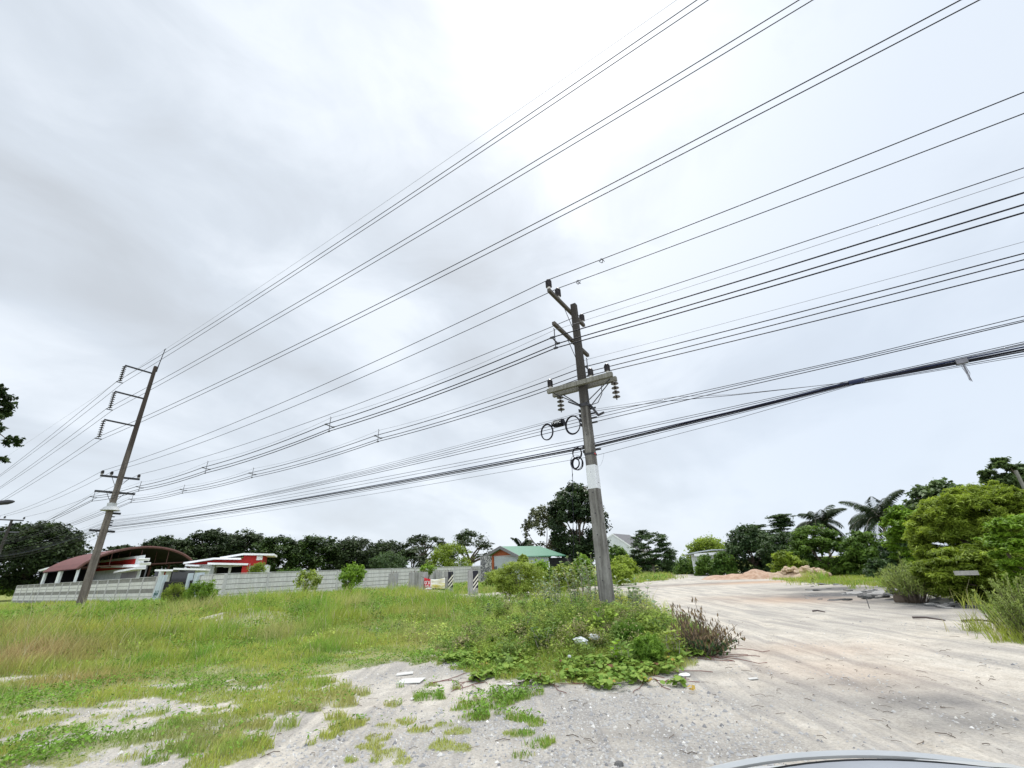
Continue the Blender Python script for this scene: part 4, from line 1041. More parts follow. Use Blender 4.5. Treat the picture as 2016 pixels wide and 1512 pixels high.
text('SALE', hh * .27, bpt(.155, .64) + nrmv * .10, ex_, UPZ, M['letter'], bn)
g = G(); c = bpt(.16, .93) + nrmv * .09; g.poly([c + ex_ * .27 * cos(a) + UPZ * .12 * sin(a) for a in np.linspace(0, pi, 12)]); g.build('emblem', M['letter'], bn)
g = G(); g.tube([L0 + V((0, 0, .0)), L0 - ex_ * .25 + V((0, 0, .06))], .01, 4); g.tube([L1, L1 + ex_ * .3 + V((0, 0, .05))], .01, 4); g.build_each('cord', M['wire'], bn)
# brick and tarp on the sandy patch
b = gnd(923, 1186); o = G().box(b + V((0, 0, .12)), V((.42, .12, 0)), V((-.1, .2, 0)), V((0, 0, .12))).box(b + V((.1, .05, .28)), V((.2, .05, 0)), V((-.05, .12, 0)), V((0, 0, .05))).build('concrete_block', M['stub'], origin=b); tag(o, 'broken brown block on the white sandy patch by the striped column', 'block')

# ------------------------------------------------------------------ foliage
M['bark'] = plain('bark', (.12, .095, .075), .9, .3, 4, .4, .1)
M['barkpale'] = plain('pale_bark', (.30, .26, .22), .9, .25, 4, .4, .1)
M['f_rain'] = leafmat('rain_tree_leaf', (.014, .026, .011), (.065, .10, .032), .3)
M['f_rain2'] = leafmat('rain_tree_leaf_green', (.016, .034, .010), (.075, .13, .022), .3)
M['f_teak'] = leafmat('broad_dark_leaf', (.016, .032, .013), (.065, .105, .036), .3, .45, .35)
M['f_pale'] = leafmat('pale_broad_leaf', (.050, .062, .022), (.17, .185, .085), .3)
M['f_olive'] = leafmat('olive_leaf', (.145, .21, .022), (.44, .56, .085), .5)
M['f_mid'] = leafmat('mid_green_leaf', (.042, .095, .015), (.17, .28, .045), .35)
M['f_dark'] = leafmat('dark_green_leaf', (.022, .048, .017), (.085, .145, .045), .35)
M['f_bright'] = leafmat('bright_green_leaf', (.11, .21, .015), (.33, .52, .055), .4)
M['f_lime'] = leafmat('lime_leaf', (.16, .225, .025), (.40, .50, .085), .4)
M['f_grey'] = leafmat('grey_green_leaf', (.14, .21, .10), (.33, .42, .25), .3, .5, .3, (.45, .40, .10))
M['f_brown'] = leafmat('dry_brown_leaf', (.10, .070, .038), (.27, .19, .105), .25)
M['f_palm'] = leafmat('palm_leaflet', (.012, .022, .010), (.045, .070, .028), .15, .7, .1)
M['f_fern'] = leafmat('feathery_green', (.09, .20, .02), (.28, .45, .06), .4)
M['f_wisp'] = leafmat('wispy_leaf', (.15, .21, .045), (.38, .46, .13), .35)
M['f_far'] = leafmat('far_open_leaf', (.050, .085, .030), (.16, .235, .085), .35)

def blobs_leaves(B, per, L, asp, upbias, flat, shell=.35):
    """B: list of (centre, radius, tone); returns verts, tones"""
    P, Nn, T, Ls = [], [], [], []; rm_ = sorted(b[1] for b in B)[len(B) * 4 // 5]
    for c, r, tn in B:
        k = max(6, int(per * min(1.0, (r / rm_) ** 1.6)))
        d = nrm(rng.normal(size=(k, 3))); rad = np.minimum(np.abs(rng.normal(.62, .30, k)), 1.35)[:, None]
        p = d * rad * r; p[:, 2] *= flat
        P.append(p + np.array(c)); nn = d * .6 + rng.normal(size=(k, 3)) * .5; nn[:, 2] = np.abs(nn[:, 2]) * .6 + upbias
        Nn.append(nn); T.append(np.clip(tn + rng.normal(size=k) * .18, 0, 1)); 
    P = np.concatenate(P); Nn = np.concatenate(Nn); T = np.concatenate(T)
    Lr = L * rng.uniform(.6, 1.3, len(P))
    q = leafquads(P, Nn, Lr, Lr * asp, fold=.15)
    return q.reshape(-1, 3), np.repeat(T, 4)
def limb_path(a, b, bend=.15, k=6):
    a, b = V(a), V(b); L = (b - a).length
    off = V((rnd.uniform(-1, 1), rnd.uniform(-1, 1), .3)) * L * bend
    return [a.lerp(b, i / k) + off * (4 * (i / k) * (1 - i / k)) * .5 + V((0, 0, 0)) for i in range(k + 1)]
def plant(name, label, cat, x0, x1, yt, yb, d, leaf, style='dome', nb=40, per=140, L=.35, asp=.5, br=.3, flat=.7, upb=.3, group=None, bark='bark', trunk=None, depth=.75, hollow=.45, tone=.5, tvar=.22, base=None, crown='crown', stem='trunk', skirt=0.0, fstem=None):
    cx = (x0 + x1) / 2; c0, c1 = at(x0, (yt + yb) / 2, d), at(x1, (yt + yb) / 2, d)
    Wh = (c1 - c0).length / 2; top = at(cx, yt, d).z; bot = at(cx, yb, d).z; Hh = (top - bot) / 2
    c = at(cx, (yt + yb) / 2, d); cc = V((c.x, c.y, (top + bot) / 2))
    ex = (c1 - c0); ex.z = 0; ex.normalize(); ey = V((-ex.y, ex.x, 0))
    bx, by = (cc.x, cc.y) if base is None else (at(base, yb, d).x, at(base, yb, d).y)
    bs = V((bx, by, hz(bx, by) if hypot(bx, by) < 100 else 0))
    root = empty(name, bs, label, cat, group)
    R_ = br * 1.15 * min(Wh, Hh * 1.7)
    B = []
    hv = R_ * flat * .75
    edge = [(-1, 0), (1, 0), (0, 0), (-.9, .1), (.9, -.1), (-.72, 0), (.72, 0), (-.45, -.2), (.45, .2)]
    for i in range(nb):
        if i < len(edge) and style in ('dome', 'full'):
            q0, q1 = edge[i]; q0 *= rnd.uniform(.72, 1.08); u = rnd.uniform(.82, 1.04)
        else:
            qr = rnd.random() ** .5; ph = rnd.uniform(0, 2 * pi); q0, q1 = qr * cos(ph), qr * sin(ph); u = rnd.uniform(hollow, 1) if rnd.random() < .7 else 1.0
        qq = min(1, hypot(q0, q1)); p = cc + ex * q0 * (Wh - R_ * .7) + ey * q1 * Wh * depth
        srf = math.sqrt(max(0.02, 1 - min(1, qq) ** 2.3)) * rnd.uniform(.88, 1.06)
        if style == 'dome': z = bot + hv * .5 + (top - bot - hv * 1.5) * srf * u
        elif style == 'full':
            sg = 1 if (i < len(edge) or rnd.random() < .58) else -1; z = cc.z + sg * (Hh - hv) * srf * u
            if i in (0, 1): z = cc.z
        elif style == 'cone':
            f_ = rnd.random() ** 1.1; z = bot + (top - bot - hv) * f_; sc = 1 - .8 * f_; p = cc + (p - cc) * sc
        else: z = top - hv - (top - bot) * (.8 * qq ** 2.4) - rnd.random() * (top - bot) * .12
        p.z = z
        B.append((tuple(p), R_ * rnd.uniform(.7, 1.2), min(1, max(0, tone + rnd.gauss(0, tvar)))))
    for c_, r_, t_ in rnd.sample(B, len(B)):   # loose sprays that break the outline
        for _ in range(2):
            a_ = rng.normal(size=3); a_ /= np.linalg.norm(a_); a_[2] *= flat
            B.append((tuple(np.array(c_) + a_ * r_ * rnd.uniform(.8, 1.35)), r_ * rnd.uniform(.22, .45), min(1, max(0, t_ + rnd.gauss(.06, .15)))))
    v, t = blobs_leaves(B, per, L, asp, upb, flat)
    npmesh(crown, v, 4, M[leaf], root, bs, tone=t)
    if trunk is not None:
        g = G(); hT = max(.5, (cc.z - bs.z)); tr = trunk
        hub = V((cc.x * .7 + bs.x * .3, cc.y * .7 + bs.y * .3, bs.z + hT * (.55 if style != 'umb' else .6)))
        pth = limb_path(bs - V((0, 0, .2)), hub, .08, 6); g.tube(pth, [tr * (1.25 - .5 * i / 6) for i in range(7)], 8)
        for b in rnd.sample(B[:nb], min(nb, 9)):
            q = V(b[0]); pp = limb_path(hub.lerp(bs, rnd.uniform(0, .25)), q, .2, 5); g.tube(pp, [tr * .55 * (1 - .85 * i / 5) + .008 for i in range(6)], 5)
        g.build(stem, M[bark], root)
    return root
# --- left tree line
RT_ = 'umbrella crowned trees behind the panel walls'
TR = [('broad dome tree, darkest and farthest left, behind the distant small pole', -50, 180, 1028, 1158, 118, 'f_rain', 'full', 95, 150, .42, .20),
      ('small dark tree between the tall pole and the barrel roof', 185, 278, 1072, 1145, 125, 'f_rain', 'full', 40, 90, .5, .26),
      ('dark tree crown rising right behind the barrel roof', 255, 385, 1055, 1150, 112, 'f_rain', 'full', 60, 130, .42, .22),
      ('tallest dome of the dark row, above the red house', 345, 470, 1042, 1150, 116, 'f_rain', 'full', 65, 130, .42, .22),
      ('dark dome tree with olive top, right of the tallest dome', 420, 530, 1044, 1150, 113, 'f_rain', 'full', 50, 130, .42, .24),
      ('green topped tree just right of the red house roof', 490, 600, 1054, 1150, 108, 'f_rain2', 'full', 52, 120, .42, .25),
      ('brightest green tree in the middle of the dark row', 565, 672, 1053, 1150, 110, 'f_rain2', 'full', 52, 120, .42, .25),
      ('dark broad tree behind the climbing bush on the wall', 628, 752, 1059, 1150, 112, 'f_rain', 'full', 60, 130, .42, .22),
      ('dark tree with ragged right shoulder before the sky gap', 700, 806, 1064, 1148, 108, 'f_rain', 'full', 48, 110, .42, .25)]
for i, (lab, x0, x1, yt, yb, d, lf, st, nb, per, L, br) in enumerate(TR):
    plant('rain_tree', lab, 'tree', x0, x1, yt, yb, d, lf, st, int(nb * 2.3), per, L * 1.1, .62, br, .55, .75, RT_, trunk=.45, tone=.42, hollow=.0)
plant('rain_tree', 'wide umbrella tree with sky showing through its middle', 'tree', 768, 900, 1050, 1106, 106, 'f_rain', 'umb', 60, 110, .4, .6, .22, .4, .8, RT_, trunk=.5, tone=.45)
plant('rain_tree', 'lower dark tree under the wide umbrella tree', 'tree', 765, 860, 1078, 1145, 100, 'f_rain', 'dome', 36, 120, .4, .6, .26, .45, .7, RT_, trunk=.3, tone=.35)
plant('rain_tree', 'open tall tree with gaps left of the green roof', 'tree', 868, 984, 1037, 1120, 98, 'f_rain', 'umb', 52, 95, .38, .6, .20, .45, .7, RT_, trunk=.5, tone=.55)
plant('round_tree', 'rounded olive green tree in front of the open tall tree', 'tree', 838, 936, 1064, 1145, 84, 'f_olive', 'dome', 60, 130, .30, .5, .26, .7, .4, trunk=.25, tone=.22, hollow=.2)
plant('shrub', 'dark bluish green bush above the white wall', 'shrub', 726, 806, 1080, 1142, 82, 'f_dark', 'dome', 40, 120, .28, .5, .28, .7, .4, trunk=.12, tone=.55)
plant('shrub', 'small brown green bush by the red house corner', 'shrub', 486, 528, 1108, 1138, 70, 'f_olive', 'dome', 22, 110, .18, .5, .35, .8, .4, trunk=.06, tone=.1)
plant('shrub', 'low bush just behind the wall right of the red house', 'shrub', 540, 610, 1116, 1140, 72, 'f_mid', 'dome', 22, 100, .2, .5, .35, .8, .4, trunk=.06, tone=.3)
plant('hedge', 'green hedge bank beyond the far left end of the wall', 'hedge', -60, 100, 1136, 1172, 128, 'f_bright', 'dome', 60, 110, .4, .5, .35, .7, .5, tone=.15, hollow=.1)
# --- centre trees
plant('teak_tree', 'tall dark broad leaved tree behind the near pole', 'tree', 1078, 1200, 953, 1122, 78, 'f_teak', 'full', 260, 85, .46, .62, .15, .8, .35, trunk=.3, tone=.4, hollow=.25)
plant('teak_tree', 'paler broad leaved tree left of the tall dark one', 'tree', 1026, 1118, 994, 1112, 82, 'f_pale', 'full', 95, 62, .38, .62, .16, .8, .35, trunk=.2, tone=.4, hollow=.3)
plant('acacia_tree', 'layered acacia with pale leaning trunk at the lot edge', 'tree', 1228, 1334, 1042, 1128, 74, 'f_dark', 'dome', 150, 110, .34, .34, .18, .28, .9, trunk=.20, bark='barkpale', tone=.5, hollow=.2)
SHR = 'bushes along the lot edge'
for lab, x0, x1, yt, yb, d, lf, tn in (('olive bush with upright stems right of the near pole', 1196, 1262, 1094, 1138, 62, 'f_olive', .35), ('tall thin bush beside the white house', 1192, 1240, 1074, 1120, 72, 'f_mid', .5), ('dark bush under the acacia, left', 1240, 1296, 1104, 1138, 80, 'f_dark', .3), ('dark bush under the acacia, right', 1290, 1345, 1100, 1138, 80, 'f_dark', .35),
                                      ('low green bush between acacia and shed', 1322, 1382, 1098, 1138, 70, 'f_mid', .5), ('leafy bush in front of the pale roofed shed', 1364, 1418, 1092, 1138, 60, 'f_mid', .6), ('round dark bush at the left of the dark thicket', 1400, 1452, 1086, 1136, 56, 'f_mid', .3)):
    plant('shrub', lab, 'shrub', x0, x1, yt, yb, d, lf, 'dome', 70, 110, .26, .5, .28, .7, .45, SHR, trunk=.06, tone=tn, hollow=.15)
plant('round_tree', 'yellow green dome tree behind the pale roofed shed', 'tree', 1344, 1454, 1054, 1128, 82, 'f_olive', 'dome', 110, 110, .34, .5, .26, .7, .45, trunk=.2, tone=.25)
plant('thicket_tree', 'dark tree at the left end of the right hand thicket', 'tree', 1425, 1540, 1033, 1150, 58, 'f_dark', 'full', 150, 110, .28, .5, .2, .75, .45, trunk=.18, tone=.42, hollow=.2)
plant('layered_tree', 'tree with flat feathery tiers against the sky', 'tree', 1492, 1600, 1010, 1120, 58, 'f_dark', 'cone', 110, 90, .40, .22, .26, .16, 1.3, trunk=.14, tone=.4)
plant('layered_tree', 'smaller flat tiered tree left of the taller one', 'tree', 1458, 1538, 1030, 1120, 60, 'f_dark', 'cone', 70, 80, .38, .22, .30, .16, 1.3, trunk=.12, tone=.35)
plant('thicket_tree', 'dense dark tree under the flat tiers', 'tree', 1490, 1606, 1048, 1152, 55, 'f_dark', 'full', 150, 110, .28, .4, .2, .6, .6, trunk=.16, tone=.4, hollow=.2)
plant('shrub', 'lighter green shrub behind the rubble heap', 'shrub', 1510, 1596, 1084, 1148, 48, 'f_olive', 'dome', 45, 110, .22, .4, .24, .5, .6, trunk=.06, tone=.4)
plant('thicket_tree', 'tiered green tree below the left coconut palm', 'tree', 1550, 1680, 1034, 1152, 50, 'f_mid', 'full', 170, 110, .28, .34, .18, .5, .8, trunk=.15, tone=.45, hollow=.2)
plant('thicket_tree', 'bushy green tree between the two palms', 'tree', 1645, 1768, 1044, 1152, 48, 'f_mid', 'dome', 150, 120, .26, .42, .2, .65, .5, trunk=.14, tone=.5, hollow=.15)
plant('shrub', 'bluish green low shrub at the grass verge', 'shrub', 1700, 1770, 1098, 1146, 43, 'f_dark', 'dome', 42, 110, .2, .5, .28, .75, .4, trunk=.05, tone=.6)
plant('thicket_tree', 'dark shaded tree in the hollow by the right palm', 'tree', 1732, 1822, 1058, 1152, 44, 'f_dark', 'full', 100, 110, .26, .5, .24, .8, .4, trunk=.12, tone=.25, hollow=.1)
plant('open_tree', 'open pale tree crown behind the big olive tree', 'tree', 1762, 1952, 946, 1050, 46, 'f_far', 'dome', 100, 85, .34, .5, .18, .5, .6, trunk=.2, tone=.5, hollow=.4)
plant('open_tree', 'tall grey green tree at the upper right edge', 'tree', 1930, 2070, 900, 1070, 34, 'f_far', 'full', 110, 120, .26, .42, .2, .45, .7, trunk=.2, tone=.45, hollow=.3)
plant('feathery_tree', 'bright green side of the thicket by the right palm', 'tree', 1736, 1880, 992, 1150, 31, 'f_bright', 'full', 150, 150, .17, .38, .17, .6, .7, trunk=.14, tone=.22, hollow=.15)
plant('feathery_tree', 'huge feathery olive green tree filling the right side', 'tree', 1772, 2140, 952, 1186, 22.5, 'f_olive', 'full', 620, 300, .15, .20, .095, .62, .7, trunk=.22, tone=.36, hollow=.15, depth=.6)
plant('feathery_shrub', 'low feathery olive shrub filling the foot of the huge olive tree', 'shrub', 1778, 2120, 1068, 1190, 21.0, 'f_olive', 'full', 260, 240, .14, .24, .14, .5, .8, trunk=.05, tone=.25, hollow=.0, depth=.35)
plant('feathery_shrub', 'green shrub behind the white board, under the olive tree', 'shrub', 1840, 2110, 1030, 1150, 25.5, 'f_mid', 'dome', 150, 150, .18, .35, .2, .6, .6, trunk=.05, tone=.3, hollow=.0, depth=.4)
plant('feathery_tree', 'vivid green branch nearest the right edge', 'tree', 1942, 2120, 1005, 1182, 14.5, 'f_bright', 'full', 90, 170, .10, .34, .2, .4, .9, trunk=.09, tone=.42, hollow=.2, depth=.7)
pass
over_ = plant('overhanging_tree', 'tree at the left edge, leaves reaching into the sky', 'tree', -150, 32, 735, 884, 24, 'f_rain2', 'full', 90, 60, .15, .5, .18, .7, .2, trunk=.11, depth=.8, tone=.2, hollow=.3)
for x0, x1, yt, yb, nb_, per_ in ((2, 46, 858, 892, 9, 26), (-14, 18, 898, 918, 5, 18)):   # two drooping branches of the same tree
    sp = plant('branch', 'x', 'x', x0, x1, yt, yb, 24, 'f_rain2', 'full', nb_, per_, .14, .45, .5, .6, .2, tone=.2)
    ch = sp.children[0]; ch.name = 'branch'; ch.parent = over_; ch.location = sp.location - over_.location
    bpy.data.objects.remove(sp); a_, b_ = at(-70, yt - 40, 24), at((x0 + x1) / 2, (yt + yb) / 2, 24)
    G().tube(limb_path(a_, b_, .15, 6), [.03 - .004 * k for k in range(7)], 4).build('twig', M['bark'], over_)
# --- palms
def palm(label, px, py, d, R_, nf, seed, lean=0.0):
    r = random.Random(seed); c = at(px, py, d); bs = V((c.x + lean, c.y, 0))
    root = empty('coconut_palm', bs, label, 'palm', 'coconut palms')
    G().tube(limb_path(bs - V((0, 0, .3)), c, .05, 8), [.24 - .012 * i for i in range(9)], 8).build('trunk', M['barkpale'], root)
    for i in range(nf):
        az = 2 * pi * i / nf + r.uniform(-.3, .3); el = r.choice([1.25, .95, .6, .3, -.05]) + r.uniform(-.12, .12); L = R_ * r.uniform(.85, 1.1)
        dirh = V((cos(az), sin(az), 0)); pts = []
        p = c.copy(); e = el
        for k in range(13):
            pts.append(p.copy()); p = p + (dirh * cos(e) + UPZ * sin(e)) * (L / 12); e -= (.11 + .05 * (k / 12)) * (1.15 if el < .7 else .8)
        vs = []; tn = []
        g = G(); g.tube(pts, [.035 * (1 - .8 * k / 12) for k in range(13)], 4)
        for k in range(1, 52):
            t = k / 52 * 12; j = min(11, int(t)); q = pts[j].lerp(pts[j + 1], t - j); tg = (pts[j + 1] - pts[j]).normalized(); sd = tg.cross(UPZ).normalized()
            ll = R_ * .26 * sin(pi * min(1, .12 + .85 * k / 52)) ** .6
            for s in (-1, 1):
                dr = (sd * s * .75 + tg * .45 - UPZ * r.uniform(.35, .8)).normalized(); w_ = tg * .085
                vs += [q - w_, q + dr * ll * .5 + w_ * .6 - UPZ * .0, q + dr * ll - UPZ * ll * .12, q + dr * ll * .5 - w_ * .9]; tn += [min(1, max(0, .45 + r.gauss(0, .2)))] * 4
        o = npmesh('frond', np.array([tuple(a) for a in vs]), 4, M['f_palm'], root, bs, tone=tn)
        g.build('midrib', M['barkpale'], root).parent = o
palm('shorter coconut palm, left of the two, over the thicket', 1617, 1030, 88, 4.8, 22, 3)
palm('larger coconut palm, right of the two, beside the bright green tree', 1732, 1020, 80, 5.4, 24, 8)
palm('drooping small palm top peeking over the green roof', 1026, 1078, 74, 2.6, 11, 5)
# --- roadside plants
plant('acacia_shrub', 'round lime green acacia shrub in front of the green roofed house', 'shrub', 970, 1078, 1104, 1184, 27.5, 'f_lime', 'full', 120, 130, .12, .32, .22, .55, .7, trunk=.035, bark='bark', tone=.45, base=1018, hollow=.1)
VB = 'vine covered bushes beyond the weeds'
for lab, x0, x1, yt, yb, d, lf, tn in (('vine mound below the green roof eave', 1036, 1092, 1104, 1146, 36, 'f_bright', .3), ('pointed vine bush just left of the near pole', 1120, 1172, 1092, 1160, 33, 'f_bright', .32), ('lime bush between acacia shrub and pole', 1082, 1140, 1108, 1170, 32, 'f_lime', .45),
                                       ('vine tuft on top of the eave corner', 1020, 1040, 1092, 1106, 44, 'f_lime', .4), ('dark rounded bush at the far yard corner', 1104, 1130, 1106, 1130, 44, 'f_mid', .4), ('lime thicket beside the graffiti pillar', 950, 1000, 1122, 1160, 44, 'f_lime', .4), ('green bush right of the near pole, half height', 1190, 1250, 1108, 1150, 40, 'f_olive', .6)):
    plant('vine_bush', lab, 'shrub', x0, x1, yt, yb, d, lf, 'dome', 70, 120, .13, .5, .28, .7, .5, VB, trunk=.04, tone=tn, hollow=.15)
plant('wall_creeper', 'tall creeper against the white wall, left one', 'creeper', 578, 634, 1120, 1172, 33, 'f_lime', 'full', 34, 80, .11, .45, .26, 1.0, .4, 'creepers on the white wall', trunk=.02, tone=.35, hollow=.1)
plant('wall_creeper', 'dense bright creeper topping the white wall', 'creeper', 664, 722, 1110, 1164, 36, 'f_bright', 'full', 46, 110, .13, .5, .28, .9, .4, 'creepers on the white wall', trunk=.03, tone=.3, hollow=.1)
plant('wall_creeper', 'small vine sprouting behind the sale banner', 'creeper', 826, 856, 1110, 1134, 36, 'f_bright', 'full', 16, 70, .12, .5, .35, .9, .4, 'creepers on the white wall', trunk=.02, tone=.35)
plant('tall_weed', 'tall bright weed clump below the wall corner', 'weed', 362, 430, 1142, 1196, 30, 'f_bright', 'full', 36, 110, .14, .2, .3, 1.1, .2, trunk=.02, tone=.25, hollow=.1)
plant('tall_weed', 'pale weed clump in front of the gate posts', 'weed', 318, 372, 1150, 1192, 31, 'f_lime', 'full', 26, 90, .14, .2, .3, 1.1, .2, trunk=.02, tone=.35, hollow=.1)
plant('feathery_weed', 'round feathery bright green plant in front of the near pole', 'weed', 1243, 1310, 1245, 1318, 8.6, 'f_fern', 'full', 55, 170, .045, .22, .3, .8, .4, trunk=.012, tone=.5, hollow=.05)
plant('feathery_weed', 'feathery dull green plant right at the pole foot', 'weed', 1205, 1275, 1222, 1290, 9.6, 'f_fern', 'full', 50, 150, .05, .2, .3, .8, .4, trunk=.012, tone=.2, hollow=.05)
wispy_later = True
def herb(name, label, px, py, ns, h, leaf, L, W, seed, group=None, spread=.35, pairs=7, curl=.2, cat='weed', stemmat='barkpale', topd=1.0):
    r = random.Random(seed); b = gnd(px, py); b.z = hz(b.x, b.y)
    for _ in range(3):   # slide along the sight line until it meets the raised ground
        d_ = ray(px, py); t = (b.z - H) / d_.z; b = EYE + d_ * t; b.z = hz(b.x, b.y)
    root = empty(name, b, label, cat, group); g = G(); P, Nn, T, Tt = [], [], [], []
    for i in range(ns):
        a = r.uniform(0, 6.28); tip = b + V((cos(a) * spread * r.uniform(.2, 1), sin(a) * spread * r.uniform(.2, 1), h * r.uniform(.6, 1)))
        st = b + V((cos(a) * spread * .2, sin(a) * spread * .2, -.05)); pth = limb_path(st, tip, curl, 6); g.tube(pth, [.010 - .0011 * j for j in range(7)], 5)
        for k in range(1, pairs + 1):
            t = .2 + .8 * k / pairs; j = min(5, int(t * 6)); q = pth[j].lerp(pth[j + 1], t * 6 - j); ph = k * 1.57 + r.uniform(-.3, .3)
            for s in (0, pi):
                dr = V((cos(ph + s), sin(ph + s), .45)); dr.normalize(); P.append(q + dr * L * .5); Tt.append(dr); Nn.append(V((-dr.x * .5 + r.uniform(-.2, .2), -dr.y * .5 + r.uniform(-.2, .2), 1))); T.append(r.random())
    P = np.array([tuple(p) for p in P]); q = leafquads(P, np.array([tuple(p) for p in Nn]), L * rng.uniform(.7, 1.2, len(P)), W * rng.uniform(.8, 1.2, len(P)), np.array([tuple(p) for p in Tt]) * 3, .1)
    npmesh('foliage', q.reshape(-1, 3), 4, M[leaf], root, b, tone=np.repeat(T, 4)); g.build('stem', M[stemmat], root)
    return root
MW = 'milkweeds around the near pole'
for i, (px, py, ns, h, lab) in enumerate(((1092, 1214, 12, 1.6, 'grey green milkweed, farthest left of the near pole'), (1136, 1224, 14, 1.9, 'tall grey green milkweed just left of the near pole'), (1164, 1210, 12, 2.0, 'milkweed with yellowing leaves right behind the near pole'), (1238, 1224, 11, 1.25, 'milkweed hugging the right side of the near pole'),
                                        (1266, 1217, 10, 1.1, 'milkweed with pale tips two steps right of the pole'), (1302, 1232, 3, .75, 'small lone milkweed sprig leaning over the sandy lot'), (1068, 1202, 10, 1.2, 'low milkweed beside the acacia shrub'))):
    herb('milkweed', lab, px, py, ns, h, 'f_grey', .19, .095, 40 + i, MW, .5)
for i, (px, py, ns, h, lab, lf) in enumerate(((1228, 1312, 5, .34, 'broad leaved seedling with light green leaves in the front weeds', 'f_bright'), (1190, 1268, 4, .62, 'pointed light green seedling against the pole foot', 'f_bright'), (1330, 1300, 5, .4, 'arching pale green weed near the dry bush', 'f_lime'), (1075, 1290, 7, .5, 'bushy mid green weed left of the plastic bag', 'f_mid'), (1030, 1270, 8, .55, 'upright dark weed at the left of the mound', 'f_mid'),
                                            (960, 1226, 8, .55, 'dark broad weed at the edge of the sandy patch', 'f_dark'), (1600, 1150, 5, .6, 'pale weed beside the rubble heap', 'f_lime'))):
    herb('broadleaf_weed', lab, px, py, ns, h, lf, .13, .085, 80 + i, 'broad leaved weeds', .22, 5)
def wisp(name, label, px, py, d0, ns, h, spread, leaf, L, W, seed, fan=.8, per=22, base=.15):
    r = random.Random(seed); b = gnd(px, py); b.z = hz(b.x, b.y); root = empty(name, b, label, 'shrub')
    g = G(); P, T, Tt = [], [], []
    for i in range(ns):
        a = r.uniform(0, 6.28); k_ = r.random() ** .6; hh = h * r.uniform(.55, 1.05) * (1 - .35 * k_)
        s0 = b + V((cos(a) * base * k_, sin(a) * base * k_, -.05)); tip = b + V((cos(a) * spread * k_, sin(a) * spread * k_, hh)); pth = limb_path(s0, tip, .12, 6); g.tube(pth, [.011 - .0014 * j for j in range(7)], 4)
        tn = r.random()
        for q in range(per):
            t = r.uniform(.3, 1) * 5.99; j = int(t); c = pth[j].lerp(pth[j + 1], t - j); dr = (pth[j + 1] - pth[j]).normalized() + V((r.gauss(0, .45), r.gauss(0, .45), r.gauss(0, .2)))
            P.append(tuple(c + dr * L * .4)); Tt.append(tuple(dr)); T.append(min(1, max(0, tn * .6 + r.random() * .4)))
    n_ = len(P); q = leafquads(np.array(P), rng.normal(size=(n_, 3)) + [0, -.4, .3], L * rng.uniform(.6, 1.3, n_), W * rng.uniform(.7, 1.3, n_), np.array(Tt) * 3, .1)
    npmesh('foliage', q.reshape(-1, 3), 4, M[leaf], root, b, tone=np.repeat(T, 4)); g.build('stem', M['bark'], root)
wisp('broom_bush', 'yellow green broom like bush on the dark rubble', 1802, 1186, 0, 120, 1.5, .85, 'f_wisp', .20, .020, 5, per=24, base=.3)
wisp('wispy_shrub', 'wispy grey green shrub at the lower right edge', 2046, 1258, 0, 90, 1.25, .72, 'f_wisp', .065, .020, 6, per=70, base=.4)
# dry brown bush
b = gnd(1372, 1298); rt = empty('dry_bush', b, 'dry brown bush with withered leaves sprawling onto the sandy lot', 'shrub')
g = G(); P, T, Nn, P2_, T2_, N2_ = [], [], [], [], [], []
for i in range(75):
    a = rnd.uniform(0, 6.28); R_ = rnd.uniform(.15, .85); tip = b + V((cos(a) * R_ * .95 + .12, sin(a) * R_ * .6, rnd.uniform(.25, .85) * (1.08 - .55 * R_)))
    if i < 5: tip = b + V((rnd.uniform(-.5, .6), rnd.uniform(-.2, .2), rnd.uniform(.85, 1.0)))
    pth = limb_path(b + V((cos(a) * .1, sin(a) * .1, -.05)), tip, .2, 6); g.tube(pth, [.009 - .001 * j for j in range(7)], 4)
    for k in range(17):
        t = rnd.uniform(.25, 1) * 5.99; j = int(t); q = pth[j].lerp(pth[j + 1], t - j) + V((rnd.gauss(0, .035), rnd.gauss(0, .035), rnd.gauss(0, .03)))
        low = (q.z - b.z) < .32 and rnd.random() < .62
        (P2_ if low else P).append(tuple(q)); (T2_ if low else T).append(rnd.random()); (N2_ if low else Nn).append((rnd.gauss(0, 1), rnd.gauss(0, 1), .4))
q = leafquads(np.array(P), np.array(Nn), .085, .03, np.tile([0, 0, -1.2], (len(P), 1)), .1); npmesh('dry_foliage', q.reshape(-1, 3), 4, M['f_brown'], rt, b, tone=np.repeat(T, 4))
q = leafquads(np.array(P2_), np.array(N2_), .09, .04, None, .1); npmesh('green_foliage', q.reshape(-1, 3), 4, M['f_dark'], rt, b, tone=np.repeat(T2_, 4)); g.build('twigs', M['bark'], rt)

# ------------------------------------------------------------------ grass
M['grass'] = vcolmat('grass_blades', .35)
def grass_points(n, r0, r1, az0=-57, az1=57):
    a = np.radians(rng.uniform(az0, az1, n)); r = np.exp(rng.uniform(math.log(r0), math.log(r1), n)); return r * np.sin(a), r * np.cos(a)
NB = 620000
x, y = grass_points(NB, 4.8, 75)
gs = grassness(x, y); keep = rng.random(NB) < gs; x, y = x[keep], y[keep]; r = np.hypot(x, y)
inright = inpoly(x, y, POLY_RIGHT)
tall = sstep(12, 22, r) * .36 + sstep(9.5, 14, r) * .10 + .080 - .16 * sstep(28, 40, r)
cl_ = fbm(x, y, 1.6, 55, 4)
cl2 = fbm(x, y, .55, 58, 3); tall = tall * (.30 + 1.15 * sstep(.3, .75, cl_) + .55 * sstep(.45, .8, cl2)); tall = np.where(inright, np.minimum(tall, .10 + .12 * cl_), tall)
tall = np.where((x > 8) & (r < 19) & inright, .14 + .2 * cl_, tall)
